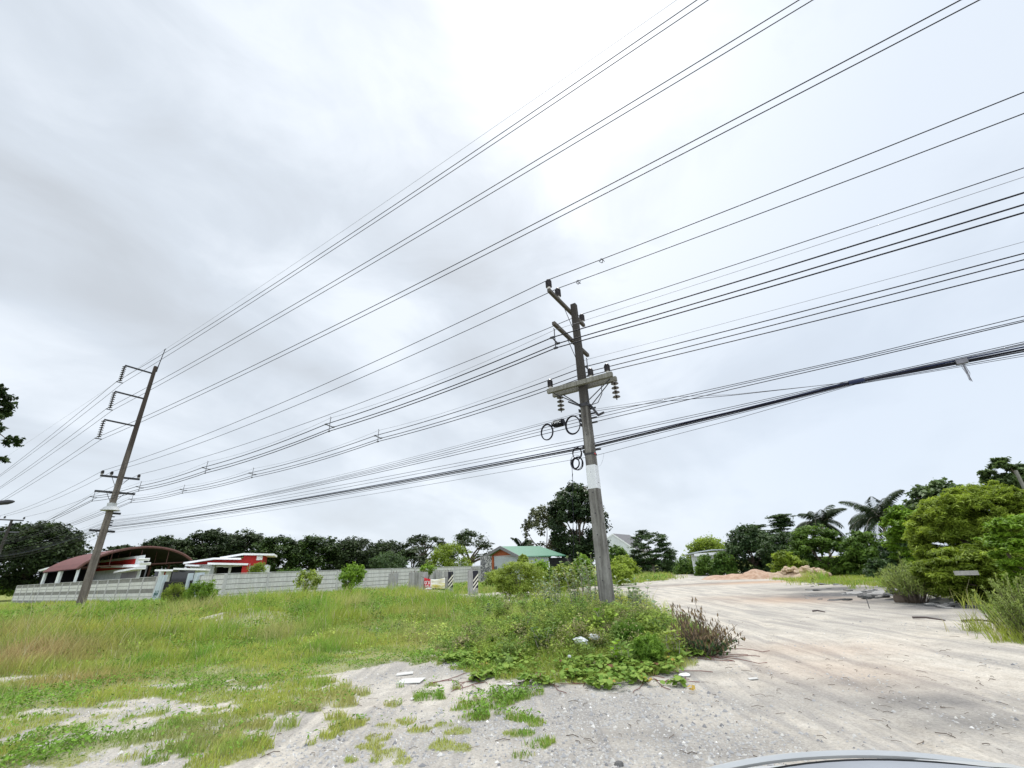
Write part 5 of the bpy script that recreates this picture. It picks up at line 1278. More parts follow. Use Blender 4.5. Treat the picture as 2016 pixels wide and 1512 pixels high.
for px, py, rr, hh in ((1925, 1240, .3, .38), (1990, 1256, .5, .32), (1608, 1142, .9, .75), (1960, 1190, 1.2, .26)):
    c = gnd(px, py); q = np.hypot(x - c.x, y - c.y); tall = np.where(q < rr, hh, tall)
mound = np.exp(-((x - 1.4) ** 2 / 7 + (y - 10.6) ** 2 / 4.0)); tall = np.maximum(tall, .26 * sstep(.12, .6, mound) * (.3 + 1.2 * cl_))
n_ = len(x); h = tall * rng.uniform(.45, 1.25, n_); z = hgt(x, y)
wd_ = np.maximum(.0075, r * .00085) * rng.uniform(.7, 1.4, n_)
a = rng.uniform(0, 2 * pi, n_); lean = h * rng.uniform(.15, .75, n_); wx, wy = np.cos(a), np.sin(a); sx_, sy_ = -wy, wx
fa_ = rng.uniform(-.9, .9, n_); sx_, sy_ = np.cos(fa_), np.sin(fa_) * .6
bz = np.stack([x, y, z - .01], 1); sd = np.stack([sx_, sy_, 0 * sx_], 1) * wd_[:, None] * .5; ln = np.stack([wx, wy, 0 * wx], 1) * lean[:, None]; up = np.stack([0 * h, 0 * h, h], 1)
v = np.stack([bz - sd, bz + sd, bz + sd * .8 + up * .55 + ln * .35, bz - sd * .8 + up * .55 + ln * .35, bz + up * .95 + ln], 1)
base = np.arange(n_)[:, None] * 5
li_ = np.concatenate([base + np.array([[0, 1, 2, 3]]), base + np.array([[3, 2, 4]])], 1).ravel(); ls_ = (np.arange(n_)[:, None] * 7 + np.array([[0, 4]])).ravel()
c1 = np.array([.30, .375, .045]); c2 = np.array([.43, .47, .085]); c3 = np.array([.48, .43, .18]); c4 = np.array([.46, .32, .15]); c5 = np.array([.13, .26, .030])
m1 = fbm(x, y, 4.0, 61, 4)[:, None]; m2 = fbm(x, y, 1.2, 71, 3)[:, None]
col = c1 + (c2 - c1) * sstep(.3, .65, m1)
col = col + (c5 - col) * (sstep(.56, .75, m2) * .8)
col = col + (c5 * 1.5 - col) * (sstep(.52, .72, cl2)[:, None] * .6)
col = col + (c3 - col) * (sstep(.60, .8, fbm(x, y, 2.4, 81, 3)) * .55)[:, None]
for px, py, rx, ry, s in ((40, 1310, 1.6, 1.5, .95), (150, 1345, 1.5, .6, .7), (60, 1270, 2.5, 1.6, .7)):
    c = gnd(px, py); q = np.exp(-(((x - c.x) / rx) ** 2 + ((y - c.y) / ry) ** 2))[:, None] * s; col = col + (c4 - col) * np.clip(q, 0, .9)
c = gnd(225, 1262); q = np.exp(-(((x - c.x) / 1.3) ** 2 + ((y - c.y) / 1.3) ** 2))[:, None]; col = col + (np.array([.46, .42, .04]) - col) * q * .85
col = np.where(rng.random((n_, 1)) < .08, c3, col) * rng.uniform(.7, 1.3, (n_, 1))
stalk = (rng.random(n_) < .012) & (r > 9) & (r < 45)
v[stalk] = bz[stalk][:, None] + (v[stalk] - bz[stalk][:, None]) * np.array([1.0, 1.0, 1.55]); col = np.where(stalk[:, None], np.array([.50, .46, .26]), col)
hue = np.concatenate([np.clip(col, 0, 1), np.ones((n_, 1))], 1)
o = npmesh('grass', v.reshape(-1, 3), 0, M['grass'], hue=np.repeat(hue, 5, 0), faces=(li_, ls_)); tag(o, 'rough green and straw coloured grass covering the verge', 'grass', kind='stuff')
print('blades', n_)
# fine weedy undergrowth on the mound and in the tall grass
def clumps(n0, cx_, cy_, sx_, sy_, hmax, per, rmin, rmax, test):
    P, Nn, H_, L_ = [], [], [], []
    pal = [(.20, .31, .04), (.30, .42, .06), (.40, .48, .10), (.13, .23, .035), (.33, .31, .14), (.26, .39, .09), (.35, .45, .07)]
    xs_, ys_ = rng.normal(cx_, sx_, n0), rng.normal(cy_, sy_, n0); ok_ = (grassness(xs_, ys_) > .3) & ~((np.abs(xs_ - 2.45) < .3) & (np.abs(ys_ - 13.77) < .3)); xs_, ys_ = xs_[ok_], ys_[ok_]; zs_ = hgt(xs_, ys_)
    for x, y, z0_ in zip(xs_, ys_, zs_):
        e2 = ((x - cx_) / (sx_ * 1.9)) ** 2 + ((y - cy_) / (sy_ * 2)) ** 2
        if e2 > 1.05: continue
        R_ = rng.uniform(rmin, rmax); z = z0_ + hmax * max(.06, 1 - e2) * rng.uniform(.1, 1.0); k = int(per * (R_ / rmax) ** 1.5) + 8
        d = nrm(rng.normal(size=(k, 3))) * (rng.random((k, 1)) ** .5) * R_ * np.array([1, 1, rng.uniform(.6, 1.5)]); P.append(d + np.array([x, y, z]))
        nn = rng.normal(size=(k, 3)) * .6; nn[:, 2] = np.abs(nn[:, 2]) + .4; Nn.append(nn)
        c = np.array(pal[rng.integers(len(pal))]) * rng.uniform(.7, 1.25); H_.append(c * rng.uniform(.6, 1.4, (k, 1))); ll = rng.choice([.03, .045, .07, .10], p=[.3, .35, .25, .1]); asp = rng.choice([.16, .3, .5])
        L_.append(np.stack([ll * rng.uniform(.7, 1.2, k), ll * asp * rng.uniform(.8, 1.2, k)], 1))
    P = np.concatenate(P); L_ = np.concatenate(L_); H_ = np.concatenate(H_); P[:, 2] = np.maximum(P[:, 2], hgt(P[:, 0], P[:, 1]) + .01)
    q = leafquads(P, np.concatenate(Nn), L_[:, 0], L_[:, 1], None, .12); hue = np.concatenate([np.clip(H_, 0, 1), np.ones((len(P), 1))], 1)
    return q.reshape(-1, 3), np.repeat(hue, 4, 0)
tst = lambda x, y: float(grassness(np.array([x]), np.array([y]))[0]) > .5 and not (abs(x - 2.45) < .28 and abs(y - 13.77) < .3)
v_, h_ = clumps(1500, 1.3, 10.9, 1.75, 1.35, .50, 170, .08, .26, tst)
va_, ha_ = clumps(420, 1.9, 12.2, 1.05, .75, .62, 170, .08, .22, tst); vb_, hb_ = clumps(330, .1, 12.9, 1.0, .8, .80, 170, .08, .24, tst); vc_, hc_ = clumps(260, 2.6, 11.2, .75, .8, .52, 170, .08, .20, tst)
v_ = np.concatenate([v_, va_, vb_, vc_]); h_ = np.concatenate([h_, ha_, hb_, hc_])
o = npmesh('undergrowth', v_, 4, M['grass'], hue=h_); tag(o, 'tangled weedy undergrowth around the near pole', 'undergrowth', kind='stuff')
# scattered weeds between the grass
n0 = 260000; x, y = grass_points(n0, 6, 50, -52, 20); g_ = grassness(x, y) * np.maximum(sstep(.5, .64, fbm(x, y, 1.9, 37)), .12); k = (rng.random(n0) < g_); x, y = x[k], y[k]; r = np.hypot(x, y)
hm = (.12 + .45 * sstep(12, 24, r)) * (.4 + fbm(x, y, .8, 29)); P = np.stack([x, y, hgt(x, y) + hm * rng.random(len(x)) ** .6], 1); Nn = rng.normal(size=P.shape) * .5; Nn[:, 2] = np.abs(Nn[:, 2]) + .5
Lr = np.maximum(.05, r * .0042) * rng.uniform(.6, 1.3, len(x)); q = leafquads(P, Nn, Lr, Lr * .45, None, .1)
col = np.array([.16, .29, .035]) * rng.uniform(.6, 1.5, (len(x), 1)); hue = np.concatenate([np.clip(col, 0, 1), np.ones((len(x), 1))], 1)
o = npmesh('weeds', q.reshape(-1, 3), 4, M['grass'], hue=np.repeat(hue, 4, 0)); tag(o, 'darker leafy weeds growing in clumps through the grass', 'weeds', kind='stuff')
Vs, Hs = [], []
tst2 = lambda x, y: float(grassness(np.array([x]), np.array([y]))[0]) > .5
for cx_, cy_, sx_, sy_, n_c, hm_ in ((-3.2, 13.5, 2.2, 1.3, 200, .22), (-9, 19, 3.5, 2, 150, .4), (-17, 27, 5, 2.5, 150, .6), (-2.5, 18.5, 2.5, 2, 120, .35), (-12, 14, 3, 1.2, 70, .2), (-24, 24, 5, 3, 60, .4), (1.5, 16, 2.0, 1.6, 160, .5), (-2, 21, 2.5, 1.5, 90, .5)):
    a_, b_ = clumps(n_c, cx_, cy_, sx_, sy_, hm_, 120, .12, .42, tst2); Vs.append(a_); Hs.append(b_)
o = npmesh('herbage', np.concatenate(Vs), 4, M['grass'], hue=np.concatenate(Hs)); tag(o, 'low leafy herbs mixed into the rough grass', 'herbage', kind='stuff')
# creeping round leaved vine along the front edge
VP = gp((880, 1312), (920, 1322), (960, 1342), (1060, 1352), (1130, 1352), (1200, 1362), (1280, 1362), (1360, 1335), (1420, 1295), (1380, 1288), (1300, 1310), (1200, 1318), (1080, 1300), (1000, 1290), (930, 1285), (880, 1292))
xs, ys = [p[0] for p in VP], [p[1] for p in VP]; n0 = 60000
x = rng.uniform(min(xs) - .3, max(xs) + .3, n0); y = rng.uniform(min(ys) - .3, max(ys) + .3, n0)
wx = x + (vnoise(x, y, .35, 5) - .5) * .9; wy = y + (fbm(x, y, .45, 6) - .5) * 1.1
k = inpoly(wx, wy, VP) & (rng.random(n0) < sstep(.36, .62, fbm(x, y, .4, 47)) * .42); x, y = x[k], y[k]; n_ = len(x)
R_ = rng.uniform(.022, .052, n_); P = np.stack([x, y, hgt(x, y) + .03 + .11 * rng.random(n_) * (.4 + fbm(x, y, .4, 8))], 1); Nn = rng.normal(size=P.shape) * .35; Nn[:, 2] = 1; Nn = nrm(Nn)
t = nrm(np.cross(Nn, rng.normal(size=P.shape))); b_ = np.cross(Nn, t); ang_ = np.array([0.25, 1.0, 1.9, 2.75, 3.5, 4.4, 5.3, 6.0]); rad_ = np.array([.92, 1.05, 1, .9, .9, 1, 1.05, .92])
v = np.stack([P + (t * np.cos(q_) + b_ * np.sin(q_)) * (R_ * s_)[:, None] - Nn * (R_ * .12 * (i % 2))[:, None] for i, (q_, s_) in enumerate(zip(ang_, rad_))], 1)
col = np.array([.15, .28, .035]) + (np.array([.32, .44, .08]) - np.array([.15, .28, .035])) * rng.random((n_, 1)); rr = rng.random((n_, 1)); col = np.where(rr < .012, np.array([.55, .36, .07]), col); col = np.where((rr > .012) & (rr < .025), np.array([.20, .09, .05]), col)
hue = np.concatenate([col, np.ones((n_, 1))], 1)
o = npmesh('creeping_vine', v.reshape(-1, 3), 8, M['grass'], hue=np.repeat(hue, 8, 0)); tag(o, 'creeping vine with round green leaves along the gravel edge', 'ground cover', kind='stuff')
# reddish runners of the vine over the gravel
M['runner'] = plain('red_brown_runner', (.15, .055, .045), .8, .3)
g = G()
for i in range(46):
    a = gnd(rnd.uniform(880, 1340), rnd.uniform(1325, 1352)); ang0 = rnd.uniform(-2.8, -.3); L = rnd.uniform(.3, 1.1); pts = []
    if i > 34: a = gnd(rnd.uniform(1350, 1420), rnd.uniform(1288, 1305)); ang0 = rnd.uniform(-.9, .3)
    for k in range(8):
        pts.append(V((a.x, a.y, hz(a.x, a.y) + .012))); a = a + V((cos(ang0), sin(ang0) * .7, 0)) * L / 7; ang0 += rnd.uniform(-.4, .4)
    g.tube(pts, .0045, 4)
o = g.build('vine_runners', M['runner']); tag(o, 'thin reddish runners creeping from the vine over gravel', 'runners', kind='stuff')

# ------------------------------------------------------------------ stones
M['stone'] = None
mt, nt, n, l = mat('loose_stone'); a = n.new('ShaderNodeAttribute'); a.attribute_name = 'tone'
fin(nt, ramp(nt, [(0, (.16, .16, .165)), (.4, (.36, .355, .35)), (.75, (.50, .48, .44)), (1, (.74, .73, .71))], a.outputs['Fac']), .9); M['stone'] = mt
n0 = 120000; aa = np.radians(rng.uniform(-52, 52, n0)); r = np.exp(rng.uniform(math.log(4.6), math.log(17), n0)); x, y = r * np.sin(aa), r * np.cos(aa)
gsn = grassness(x, y); dens = .03 + .9 * sstep(.47, .70, fbm(x, y, .9, 91)) ; 
for px, py, rx, ry in ((980, 1440, 1.3, .8), (1180, 1400, 2.0, 1.0), (900, 1320, 1.2, .5), (1400, 1460, 1.2, .8), (1150, 1490, 1.0, .6)):
    c = gnd(px, py); dens = np.maximum(dens, np.exp(-(((x - c.x) / rx) ** 2 + ((y - c.y) / ry) ** 2)))
dens = np.where(x > 2.6, dens * .35, dens); k = (rng.random(n0) < dens * .5) & (gsn < .3); x, y, r = x[k], y[k], r[k]; n_ = len(x)
s = np.exp(rng.normal(math.log(.0095), .5, n_)).clip(.004, .034) ; th = rng.uniform(0, 6.28, n_)
o8 = np.array([[1, 0, .1], [.35, .85, 0], [-.6, .6, .1], [-1, -.1, 0], [-.3, -.8, .1], [.6, -.65, 0], [.2, .1, .75], [-.2, -.1, .7]])
v = o8[None] * s[:, None, None] * rng.uniform(.7, 1.25, (n_, 8, 3)); ct, st_ = np.cos(th)[:, None], np.sin(th)[:, None]
vx = v[..., 0] * ct - v[..., 1] * st_ * .8 + x[:, None]; vy = v[..., 0] * st_ + v[..., 1] * ct * .8 + y[:, None]; vz = v[..., 2] + hgt(x, y)[:, None]
fc = np.array([[0, 1, 6], [1, 2, 6], [2, 7, 6], [2, 3, 7], [3, 4, 7], [4, 5, 7], [5, 6, 7], [5, 0, 6]])
li_ = (np.arange(n_)[:, None, None] * 8 + fc[None]).reshape(-1); ls_ = np.arange(n_ * 8) * 3
o = npmesh('gravel', np.stack([vx, vy, vz], -1).reshape(-1, 3), 0, M['stone'], tone=np.repeat(np.clip(rng.normal(.42, .2, n_), 0, 1), 8), faces=(li_, ls_)); tag(o, 'loose grey and white gravel stones on the lot', 'gravel', kind='stuff')
g = G()
for i in range(420):
    a = gnd(rnd.uniform(380, 1990), rnd.uniform(1180, 1500) if i % 3 else rnd.uniform(1290, 1400)); th = rnd.uniform(0, 6.28); L = rnd.uniform(.03, .16); z = hz(a.x, a.y) + .006
    g.tube([V((a.x, a.y, z)), V((a.x + cos(th) * L * .5, a.y + sin(th) * L * .5, z + .008)), V((a.x + cos(th + .3) * L, a.y + sin(th + .3) * L, z))], rnd.uniform(.0015, .004), 3)
o = g.build('twigs', M['bark']); tag(o, 'fine dead twigs strewn over the bare lot', 'twigs', kind='stuff')
# ------------------------------------------------------------------ heaps and rubble at the far side of the lot
def heapmat(name, c1, c2):
    mt, nt, n, l = mat(name); g = pos(nt); f = noi(nt, g, 2.2, 6, .7); fin(nt, ramp(nt, [(.35, c1), (.65, c2)], f), .95, noi(nt, g, 9, 6, .7), .8, .08, .1); return mt
M['heap1'] = heapmat('red_earth', (.37, .23, .155), (.54, .40, .30)); M['heap2'] = heapmat('brown_sand', (.36, .26, .18), (.54, .43, .32)); M['clod'] = heapmat('pale_orange_clod', (.42, .29, .19), (.62, .50, .37))
def heap(label, px, py, w_, dpt, h, m_, seed):
    c = gnd(px, py) ; c.z = 0; ex = V((c.y, -c.x, 0)).normalized(); ey = V((c.x, c.y, 0)).normalized(); nu, nv = 34, 16; g = G()
    for i in range(nu + 1):
        for j in range(nv + 1):
            u, v_ = i / nu * 2 - 1, j / nv * 2 - 1; q = c + ex * u * w_ / 2 + ey * (v_ * dpt / 2 + dpt / 2)
            rr = u * u + v_ * v_; z = h * max(0, 1 - rr) ** .8 * (.75 + .5 * mnoise.noise(V((u * 2.2 + seed, v_ * 2, seed)))) + .10 * h * mnoise.noise(V((q.x * 1.6, q.y * 1.6, seed))) - .05
            g.v.append(V((q.x, q.y, z)))
    for i in range(nu):
        for j in range(nv): a = i * (nv + 1) + j; g.f.append((a, a + nv + 1, a + nv + 2, a + 1))
    o = g.build('earth_heap', M[m_], origin=c, smooth=True); tag(o, label, 'earth heap', 'tipped earth heaps'); return o
heap('reddest earth heap at the left end of the row', 1450, 1141, 6.2, 4, .62, 'heap1', 1)
heap('second earth heap, orange and higher than the first', 1492, 1140, 3.6, 3.2, .80, 'heap1', 2)
heap('dull sandy heap between the orange heap and the boulders', 1528, 1139, 3.4, 3, .65, 'heap2', 3)
heap('pale heap under the clay boulders', 1578, 1138, 3.9, 2.8, .7, 'clod', 4)
def boulder(seed):
    g = G(); r = random.Random(seed); n1, n2 = 10, 7
    import bmesh
    bm = bmesh.new(); bmesh.ops.create_icosphere(bm, subdivisions=2, radius=1)
    for v in bm.verts:
        d = mnoise.noise(v.co * 1.3 + V((seed, seed, 0))) * .35 + mnoise.noise(v.co * 3 + V((0, seed, 3))) * .12; v.co *= 1 + d; v.co.z *= .75
    me = bpy.data.meshes.new('boulder'); bm.to_mesh(me); bm.free(); me.materials.append(M['clod']); return me
bms = [boulder(i) for i in range(4)]
hc = gnd(1580, 1138); ey = V((hc.x, hc.y, 0)).normalized(); ex = V((ey.y, -ey.x, 0))
for i in range(36):
    o = bpy.data.objects.new('clay_boulder', bms[i % 4]); C.objects.link(o); s = rnd.uniform(.11, .29); u = rnd.uniform(-2.2, 1.9)
    q = hc + ex * u + ey * rnd.uniform(.5, 1.6); q.z = max(.05, .80 * (1 - (u / 2.3) ** 2) * rnd.uniform(.55, 1.1)); o.location = q; o.scale = (s, s, s); o.rotation_euler = (rnd.uniform(-.4, .4), rnd.uniform(-.4, .4), rnd.uniform(0, 6))
    tag(o, 'pale orange clay boulder piled on the right hand heap', 'boulder', 'clay boulders on the heap')
M['slab'] = concrete('broken_slab', (.46, .45, .43), (.20, .19, .18), .6, 2); M['slabdark'] = concrete('sooty_slab', (.17, .165, .16), (.06, .06, .06), .7, 2)
sl_m = []
for i in range(5):
    g = G(); k = rnd.randint(5, 7); pts = [V((cos(a) * rnd.uniform(.6, 1), sin(a) * rnd.uniform(.45, .8), 0)) for a in sorted(rnd.uniform(0, 6.28) for _ in range(k))]
    pts = [V((cos(2 * pi * j / k + rnd.uniform(-.3, .3)) * rnd.uniform(.7, 1), sin(2 * pi * j / k) * rnd.uniform(.5, .8), 0)) for j in range(k)]
    t = V((0, 0, .16)); g.poly([p + t for p in pts]); g.poly(list(reversed(pts)))
    for j in range(k): a, b = pts[j], pts[(j + 1) % k]; g.quad(a, b, b + t, a + t)
    me = bpy.data.meshes.new('concrete_slab'); me.from_pydata([tuple(p) for p in g.v], [], g.f); sl_m.append(me)
for i in range(170):
    px, py = rnd.choice([(rnd.uniform(1585, 1800), rnd.uniform(1148, 1186)), (rnd.uniform(1660, 1780), rnd.uniform(1162, 1178)), (rnd.uniform(1830, 2010), rnd.uniform(1160, 1196))]); q = gnd(px, py)
    dk = rnd.random() < .45; me = sl_m[i % 5].copy() if i < 10 else None
    if me is not None: me.materials.append(M['slabdark' if i % 2 else 'slab']); 
    if i < 10: sl_m.append(me)
    me = sl_m[5 + (i % 10)] if i >= 10 else me
    o = bpy.data.objects.new('concrete_slab', me); C.objects.link(o); o.location = (q.x, q.y, rnd.uniform(-.06, .02)); s = rnd.uniform(.08, .34) if i % 6 else rnd.uniform(.3, .5); o.scale = (s, s, rnd.uniform(.15, .42)); o.rotation_euler = (rnd.uniform(-.22, .22), rnd.uniform(-.2, .2), rnd.uniform(0, 6))
    dkm = me.materials[0] == M['slabdark']
    tag(o, ('sooty dark slab fragment' if dkm else 'pale broken concrete slab') + ' in the rubble strip at the lot\'s far right', 'concrete slab', 'dark rubble slabs' if dkm else 'pale rubble slabs')
q = gnd(1806, 1186); g = G(); g.bar(q + V((.05, 0, .55)), q + V((.75, -.25, .02)), .22, .05); o = g.build('leaning_board', M['slab'], origin=q); tag(o, 'pale board leaning against the broom like bush', 'board')
q = gnd(1795, 1186); g = G(); g.lathe(q + V((-.15, .2, -.02)), UPZ, [(.22, 0), (.24, .10), (.21, .22), (.12, .30)], 9); o = g.build('dark_stump', M['bark'], origin=q); tag(o, 'dark stump under the broom like bush', 'stump')
M['dirtywood'] = plain('dark_timber', (.10, .08, .075), .9, .3)
for px0, py0, px1, py1, lab in ((1798, 1219, 1862, 1224, 'dark timber lying alone on the sandy lot'), (1895, 1226, 1965, 1227, 'thin pale stick lying near the right edge grass'), (1600, 1206, 1625, 1207, 'short dark stick in the middle of the sandy lot')):
    a, b = gnd(px0, py0), gnd(px1, py1); o = G().tube([a + V((0, 0, .04)), a.lerp(b, .5) + V((0, .05, .06)), b + V((0, 0, .03))], [.028, .024, .015], 6).build('stick', M['dirtywood'], origin=a); tag(o, lab, 'stick', 'sticks on the lot')
# white sheet under the trees
c = at(1902, 1128, 17.6); ex = V((c.y, -c.x, 0)).normalized(); g = G(); g.box(c, ex * .22, V((0, .03, 0)), V((0, 0, .055)))
o = g.build('white_board', M['slab'], origin=(c.x, c.y, 0)); tag(o, 'small white board tied in the low branches of the olive tree', 'board')
# litter
M['plastic'] = plain('white_plastic', (.58, .60, .60), .4, .12, 9, .2, .5)
import bmesh
def crumple(seed, sx_, sy_, sz_):
    bm = bmesh.new(); bmesh.ops.create_icosphere(bm, subdivisions=3, radius=1)
    for v in bm.verts:
        d = abs(mnoise.noise(v.co * 2.1 + V((seed, 0, 0)))) * .9 + abs(mnoise.noise(v.co * 4.7 + V((0, seed, 0)))) * .4; v.co *= .75 + d * .6; v.co = V((v.co.x * sx_, v.co.y * sy_, max(-.05, v.co.z * sz_)))
    me = bpy.data.meshes.new('plastic_bag'); bm.to_mesh(me); bm.free(); me.materials.append(M['plastic']); return me
def rest(px, py, zup=0.0):
    b = gnd(px, py)
    for _ in range(4):
        z = hz(b.x, b.y) + zup; d = ray(px, py); b = EYE + d * ((z - H) / d.z)
    return b
for px, py, zup, sc_, lab in ((1143, 1262, .24, (.13, .08, .07), 'crumpled white plastic bag in the weeds left of the pole, larger'), (1170, 1254, .26, (.10, .06, .05), 'crumpled white plastic bag in the weeds left of the pole, smaller'), (1121, 1292, .22, (.035, .03, .02), 'tiny white wrapper in the weeds below the bags')):
    b = rest(px, py, zup); o = bpy.data.objects.new('plastic_bag', crumple(px, *sc_)); C.objects.link(o); o.location = b; o.rotation_euler = (.2, .1, px % 3); tag(o, lab, 'plastic bag', 'plastic litter in the weeds')
M['paper'] = plain('white_paper', (.72, .71, .68), .8, .06); M['card'] = plain('pale_card', (.56, .55, .52), .8, .08)
for px, py, w_, h_, m_, lab in ((1350, 1336, .16, .07, 'paper', 'torn white paper in front of the dry bush'), (1180, 1346, .08, .05, 'paper', 'white scrap at the front edge of the vine'), (1003, 1352, .09, .05, 'paper', 'white shard where the vine meets the gravel'), (812, 1380, .05, .03, 'paper', 'pinkish white chip on the gravel, left of centre'), (1482, 1335, .10, .03, 'card', 'thin pale offcut alone on the gravel'), (1345, 1369, .02, .02, 'paper', 'tiny bottle cap on the gravel'), (808, 1345, .28, .13, 'card', 'pale flat board half buried beside the vine'), (796, 1332, .20, .07, 'card', 'second smaller board half buried beside the vine')):
    b = gnd(px, py); b.z = hz(b.x, b.y) + .012; g = G(); a = rnd.uniform(-.2, .3); ex = V((cos(a), sin(a), .03)); ey = V((-sin(a), cos(a), .05)); k = 6
    pts = [b + ex * w_ * .6 * cos(2 * pi * j / k) * rnd.uniform(.8, 1.1) + ey * h_ * .8 * sin(2 * pi * j / k) * rnd.uniform(.8, 1.2) + V((0, 0, rnd.uniform(0, .012))) for j in range(k)]
    if 'board' in lab or 'offcut' in lab: pts = [b + ex * w_ * .7 * s1 + ey * h_ * s2 for s1, s2 in ((-1, -1), (1, -1), (1.05, 1), (-.9, 1))]
    t = V((0, 0, .010)); kk = len(pts); g.poly([p + t for p in pts]); g.poly([p for p in reversed(pts)])
    for j in range(kk): g.quad(pts[j], pts[(j + 1) % kk], pts[(j + 1) % kk] + t, pts[j] + t)
    o = g.build('litter_scrap', M[m_], origin=b); tag(o, lab, 'litter', 'pale scraps on the ground')
M['yl'] = leafmat('fallen_yellow_leaf', (.40, .27, .05), (.60, .42, .10), .3)
for i, (px, py) in enumerate(((1278, 1352), (1270, 1350), (1363, 1367), (872, 1302), (890, 1306), (1335, 1306), (1205, 1355), (958, 1322))):
    b = gnd(px, py); b.z = hz(b.x, b.y) + .05; P = np.array([tuple(b), (b.x + .03, b.y + .01, b.z + .02), (b.x - .02, b.y + .02, b.z + .03)]); q = leafquads(P, rng.normal(size=(3, 3)) * .4 + [0, -.5, 1], .085, .06, None, .2)
    o = npmesh('fallen_leaf', q.reshape(-1, 3), 4, M['yl'], None, tuple(b), tone=[.2] * 4 + [.6] * 4 + [.9] * 4); tag(o, 'yellowed vine leaf at the edge of the creeping vine', 'leaf', 'yellowed leaves at the vine edge')
b = gnd(1219, 1507); g = G(); g.lathe(b + V((0, 0, -.005)), UPZ, [(.035, 0), (.045, .012), (.03, .03), (.008, .036)], 8); o = g.build('dark_stone', M['slabdark'], origin=b); tag(o, 'dark stone alone on the gravel at the bottom edge', 'stone')
b = gnd(1712, 1198); o = G().tube([b, b + V((0, 0, .30))], .012, 5).build('marker_peg', M['steel'], origin=b); tag(o, 'thin upright peg standing on the sandy lot', 'peg')

# ------------------------------------------------------------------ parked car (bonnet shows at the bottom edge)
M['carpaint'] = plain('silver_car_paint', (.46, .465, .46), .45, .05, 3, .0, .35, .15)
M['bonnetreflect'] = plain('grey_blue_bonnet_reflection', (.27, .285, .31), .5, .08, 3, .0, .08, .0); M['carglass'] = plain('car_glass', (.03, .035, .045), .06, .1, 2, 0, .6); M['tyre'] = plain('tyre_rubber', (.02, .02, .02), .85, .2); M['rim'] = plain('wheel_rim', (.40, .40, .41), .35, .05, 4, 0, .5, .6); M['lamp'] = plain('headlight_lens', (.45, .48, .50), .1, .05, 4, 0, .6)  # bonnet colour has the darker bluish reflection painted into it
CX, CF = 1.04, 2.02     # centre line, front end
car = empty('parked_car', (CX, CF - 2.0, 0), 'silver car whose bonnet rim shows at the bottom right edge', 'car')
def loft(secs, cap=True):
    g = G(); k = len(secs[0])
    for s in secs: g.v += s
    for i in range(len(secs) - 1):
        for j in range(k): a, b = i * k + j, i * k + (j + 1) % k; g.f.append((a, b, b + k, a + k))
    if cap: g.f.append(tuple(range(k))); g.f.append(tuple(reversed([(len(secs) - 1) * k + j for j in range(k)])))
    return g
def sec(y, hw, zl, zs, zt, cr):
    return [V((CX + sx_ * hw * a, y, z)) for sx_, a, z in ((-1, .92, zl), (-1, 1, zl + .12), (-1, 1, zs - .05), (-1, .93, zs + (zt - zs) * .45), (-1, .78, zt - cr * .25), (-1, .38, zt + cr * .4), (1, .38, zt + cr * .4), (1, .78, zt - cr * .25), (1, .93, zs + (zt - zs) * .45), (1, 1, zs - .05), (1, 1, zl + .12), (1, .92, zl))]
def zb(y): return y
prof = [(2.02, .46, .30, .58, .70), (1.99, .56, .24, .64, .82), (1.93, .64, .22, .68, .90), (1.84, .70, .22, .70, .935), (1.72, .74, .22, .72, .945), (1.55, .78, .22, .74, .945), (1.2, .82, .22, .76, .955), (.85, .84, .22, .80, .975), (.2, .85, .22, .82, .96), (-.8, .85, .22, .84, .96), (-1.5, .84, .24, .86, .97), (-1.85, .78, .3, .84, .93), (-1.95, .70, .38, .78, .86)]
prof = [(y, hw, zl, zs + .035, zt + .016) for y, hw, zl, zs, zt in prof]
b_ = loft([sec(y, hw, zl, zs, zt, .03) for y, hw, zl, zs, zt in prof]).build('body', M['carpaint'], car, smooth=True)
def csec(y, hw, z0_, z1_): return [V((CX + s * hw * a, y, z)) for s, a, z in ((-1, 1, z0_), (-1, .84, z1_ - .06), (-1, .70, z1_), (1, .70, z1_), (1, .84, z1_ - .06), (1, 1, z0_))]
loft([csec(.80, .74, .93, .97), csec(.10, .74, .93, 1.38), csec(-.3, .74, .93, 1.42), csec(-1.0, .74, .93, 1.40), csec(-1.6, .72, .93, 1.15), csec(-1.8, .70, .9, .95)]).build('cabin_glass', M['carglass'], car)
g = G(); 
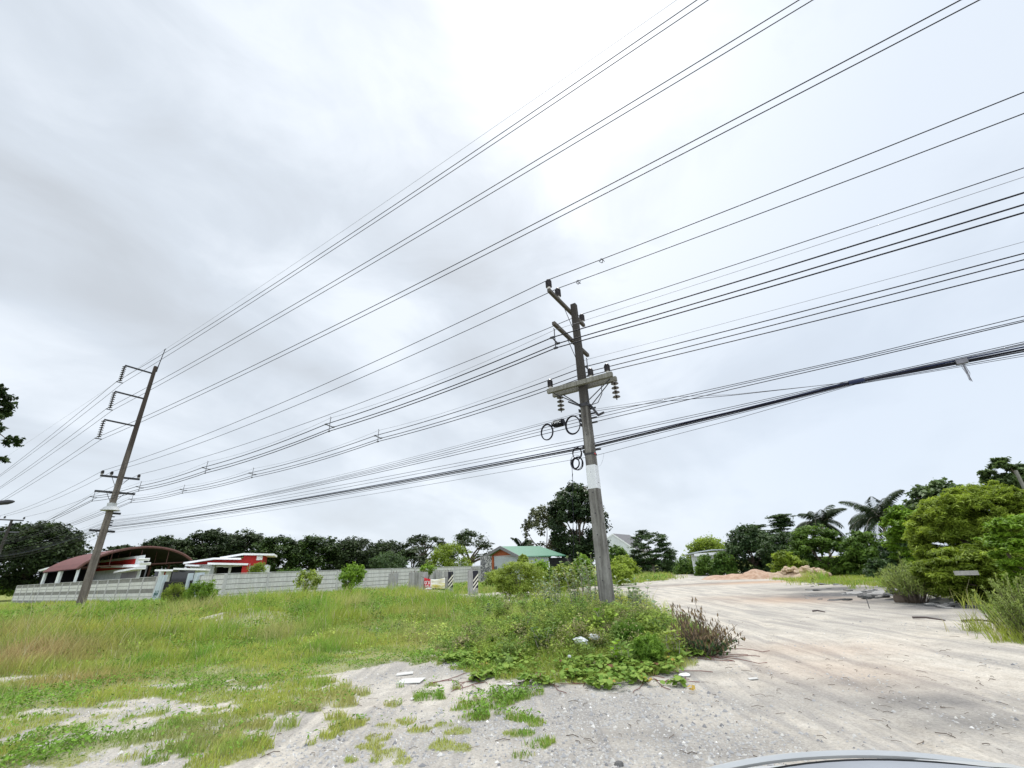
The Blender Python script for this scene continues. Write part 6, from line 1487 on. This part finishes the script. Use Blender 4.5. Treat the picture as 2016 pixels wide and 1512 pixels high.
loft_ = loft([[V((CX + s * .54, y, z)) for s, z in ((-1, z_), (-1, z_ + .03), (1, z_ + .03), (1, z_))] for y, z_ in ((.08, 1.375), (-.3, 1.42), (-1.0, 1.40), (-1.45, 1.22))]); loft_.build('roof', M['carpaint'], car)
for sx_ in (-1, 1):
    G().lathe((CX + sx_ * .50, 1.90, .68), V((sx_ * .35, 1, .1)), [(.05, 0), (.11, .03), (.12, .07), (.06, .12)], 12).build('headlight', M['lamp'], car)
    for y in (1.30, -1.25):
        w_ = G().lathe((CX + sx_ * .66, y, .30), V((sx_, 0, 0)), [(.22, 0), (.30, .02), (.31, .10), (.30, .19), (.24, .21)], 20).build('wheel', M['tyre'], car)
        G().lathe((CX + sx_ * .855, y, .30), V((sx_, 0, 0)), [(.21, 0), (.20, .02), (.06, .03), (.05, .035)], 16).build('rim', M['rim'], w_)
    g = G(); g.lathe((CX + sx_ * .86, .55, 1.0), V((sx_, -.1, .05)), [(.03, 0), (.06, .05), (.075, .12), (.05, .2)], 8); g.build('wing_mirror', M['carpaint'], car)
g = G(); g.tube([V((CX + s * .60, 1.905 - .06 * abs(s) ** 3, .965 - .05 * s * s)) for s in np.linspace(-1, 1, 20)], .012, 5); g.build('bonnet_rim', M['carpaint'], car)
g = G(); rows = []
for y, hw, z in ((1.80, .40, 1.008), (1.74, .50, 1.017), (1.60, .56, 1.022), (1.2, .58, 1.032), (.88, .58, 1.046)):
    rows.append([V((CX + s * hw, y - .05 * s * s, z - .027 - .016 * s * s)) for s in np.linspace(-1, 1, 13)])
for i in range(4):
    for j in range(12): g.quad(rows[i][j], rows[i][j + 1], rows[i + 1][j + 1], rows[i + 1][j])
g.build('bonnet', M['bonnetreflect'], car, smooth=True)
G().tube([rows[4][0]] + [r_[0] + V((0, 0, .002)) for r_ in rows[3:0:-1]] + [v_ + V((0, 0, .002)) for v_ in rows[0]] + [r_[12] + V((0, 0, .002)) for r_ in rows[1:]], .003, 5).build('bonnet_gap', M['tyre'], car)
g = G(); g.box((CX, 2.0, .50), (.36, 0, 0), (0, .03, 0), (0, 0, .06)); g.build('grille', M['tyre'], car)
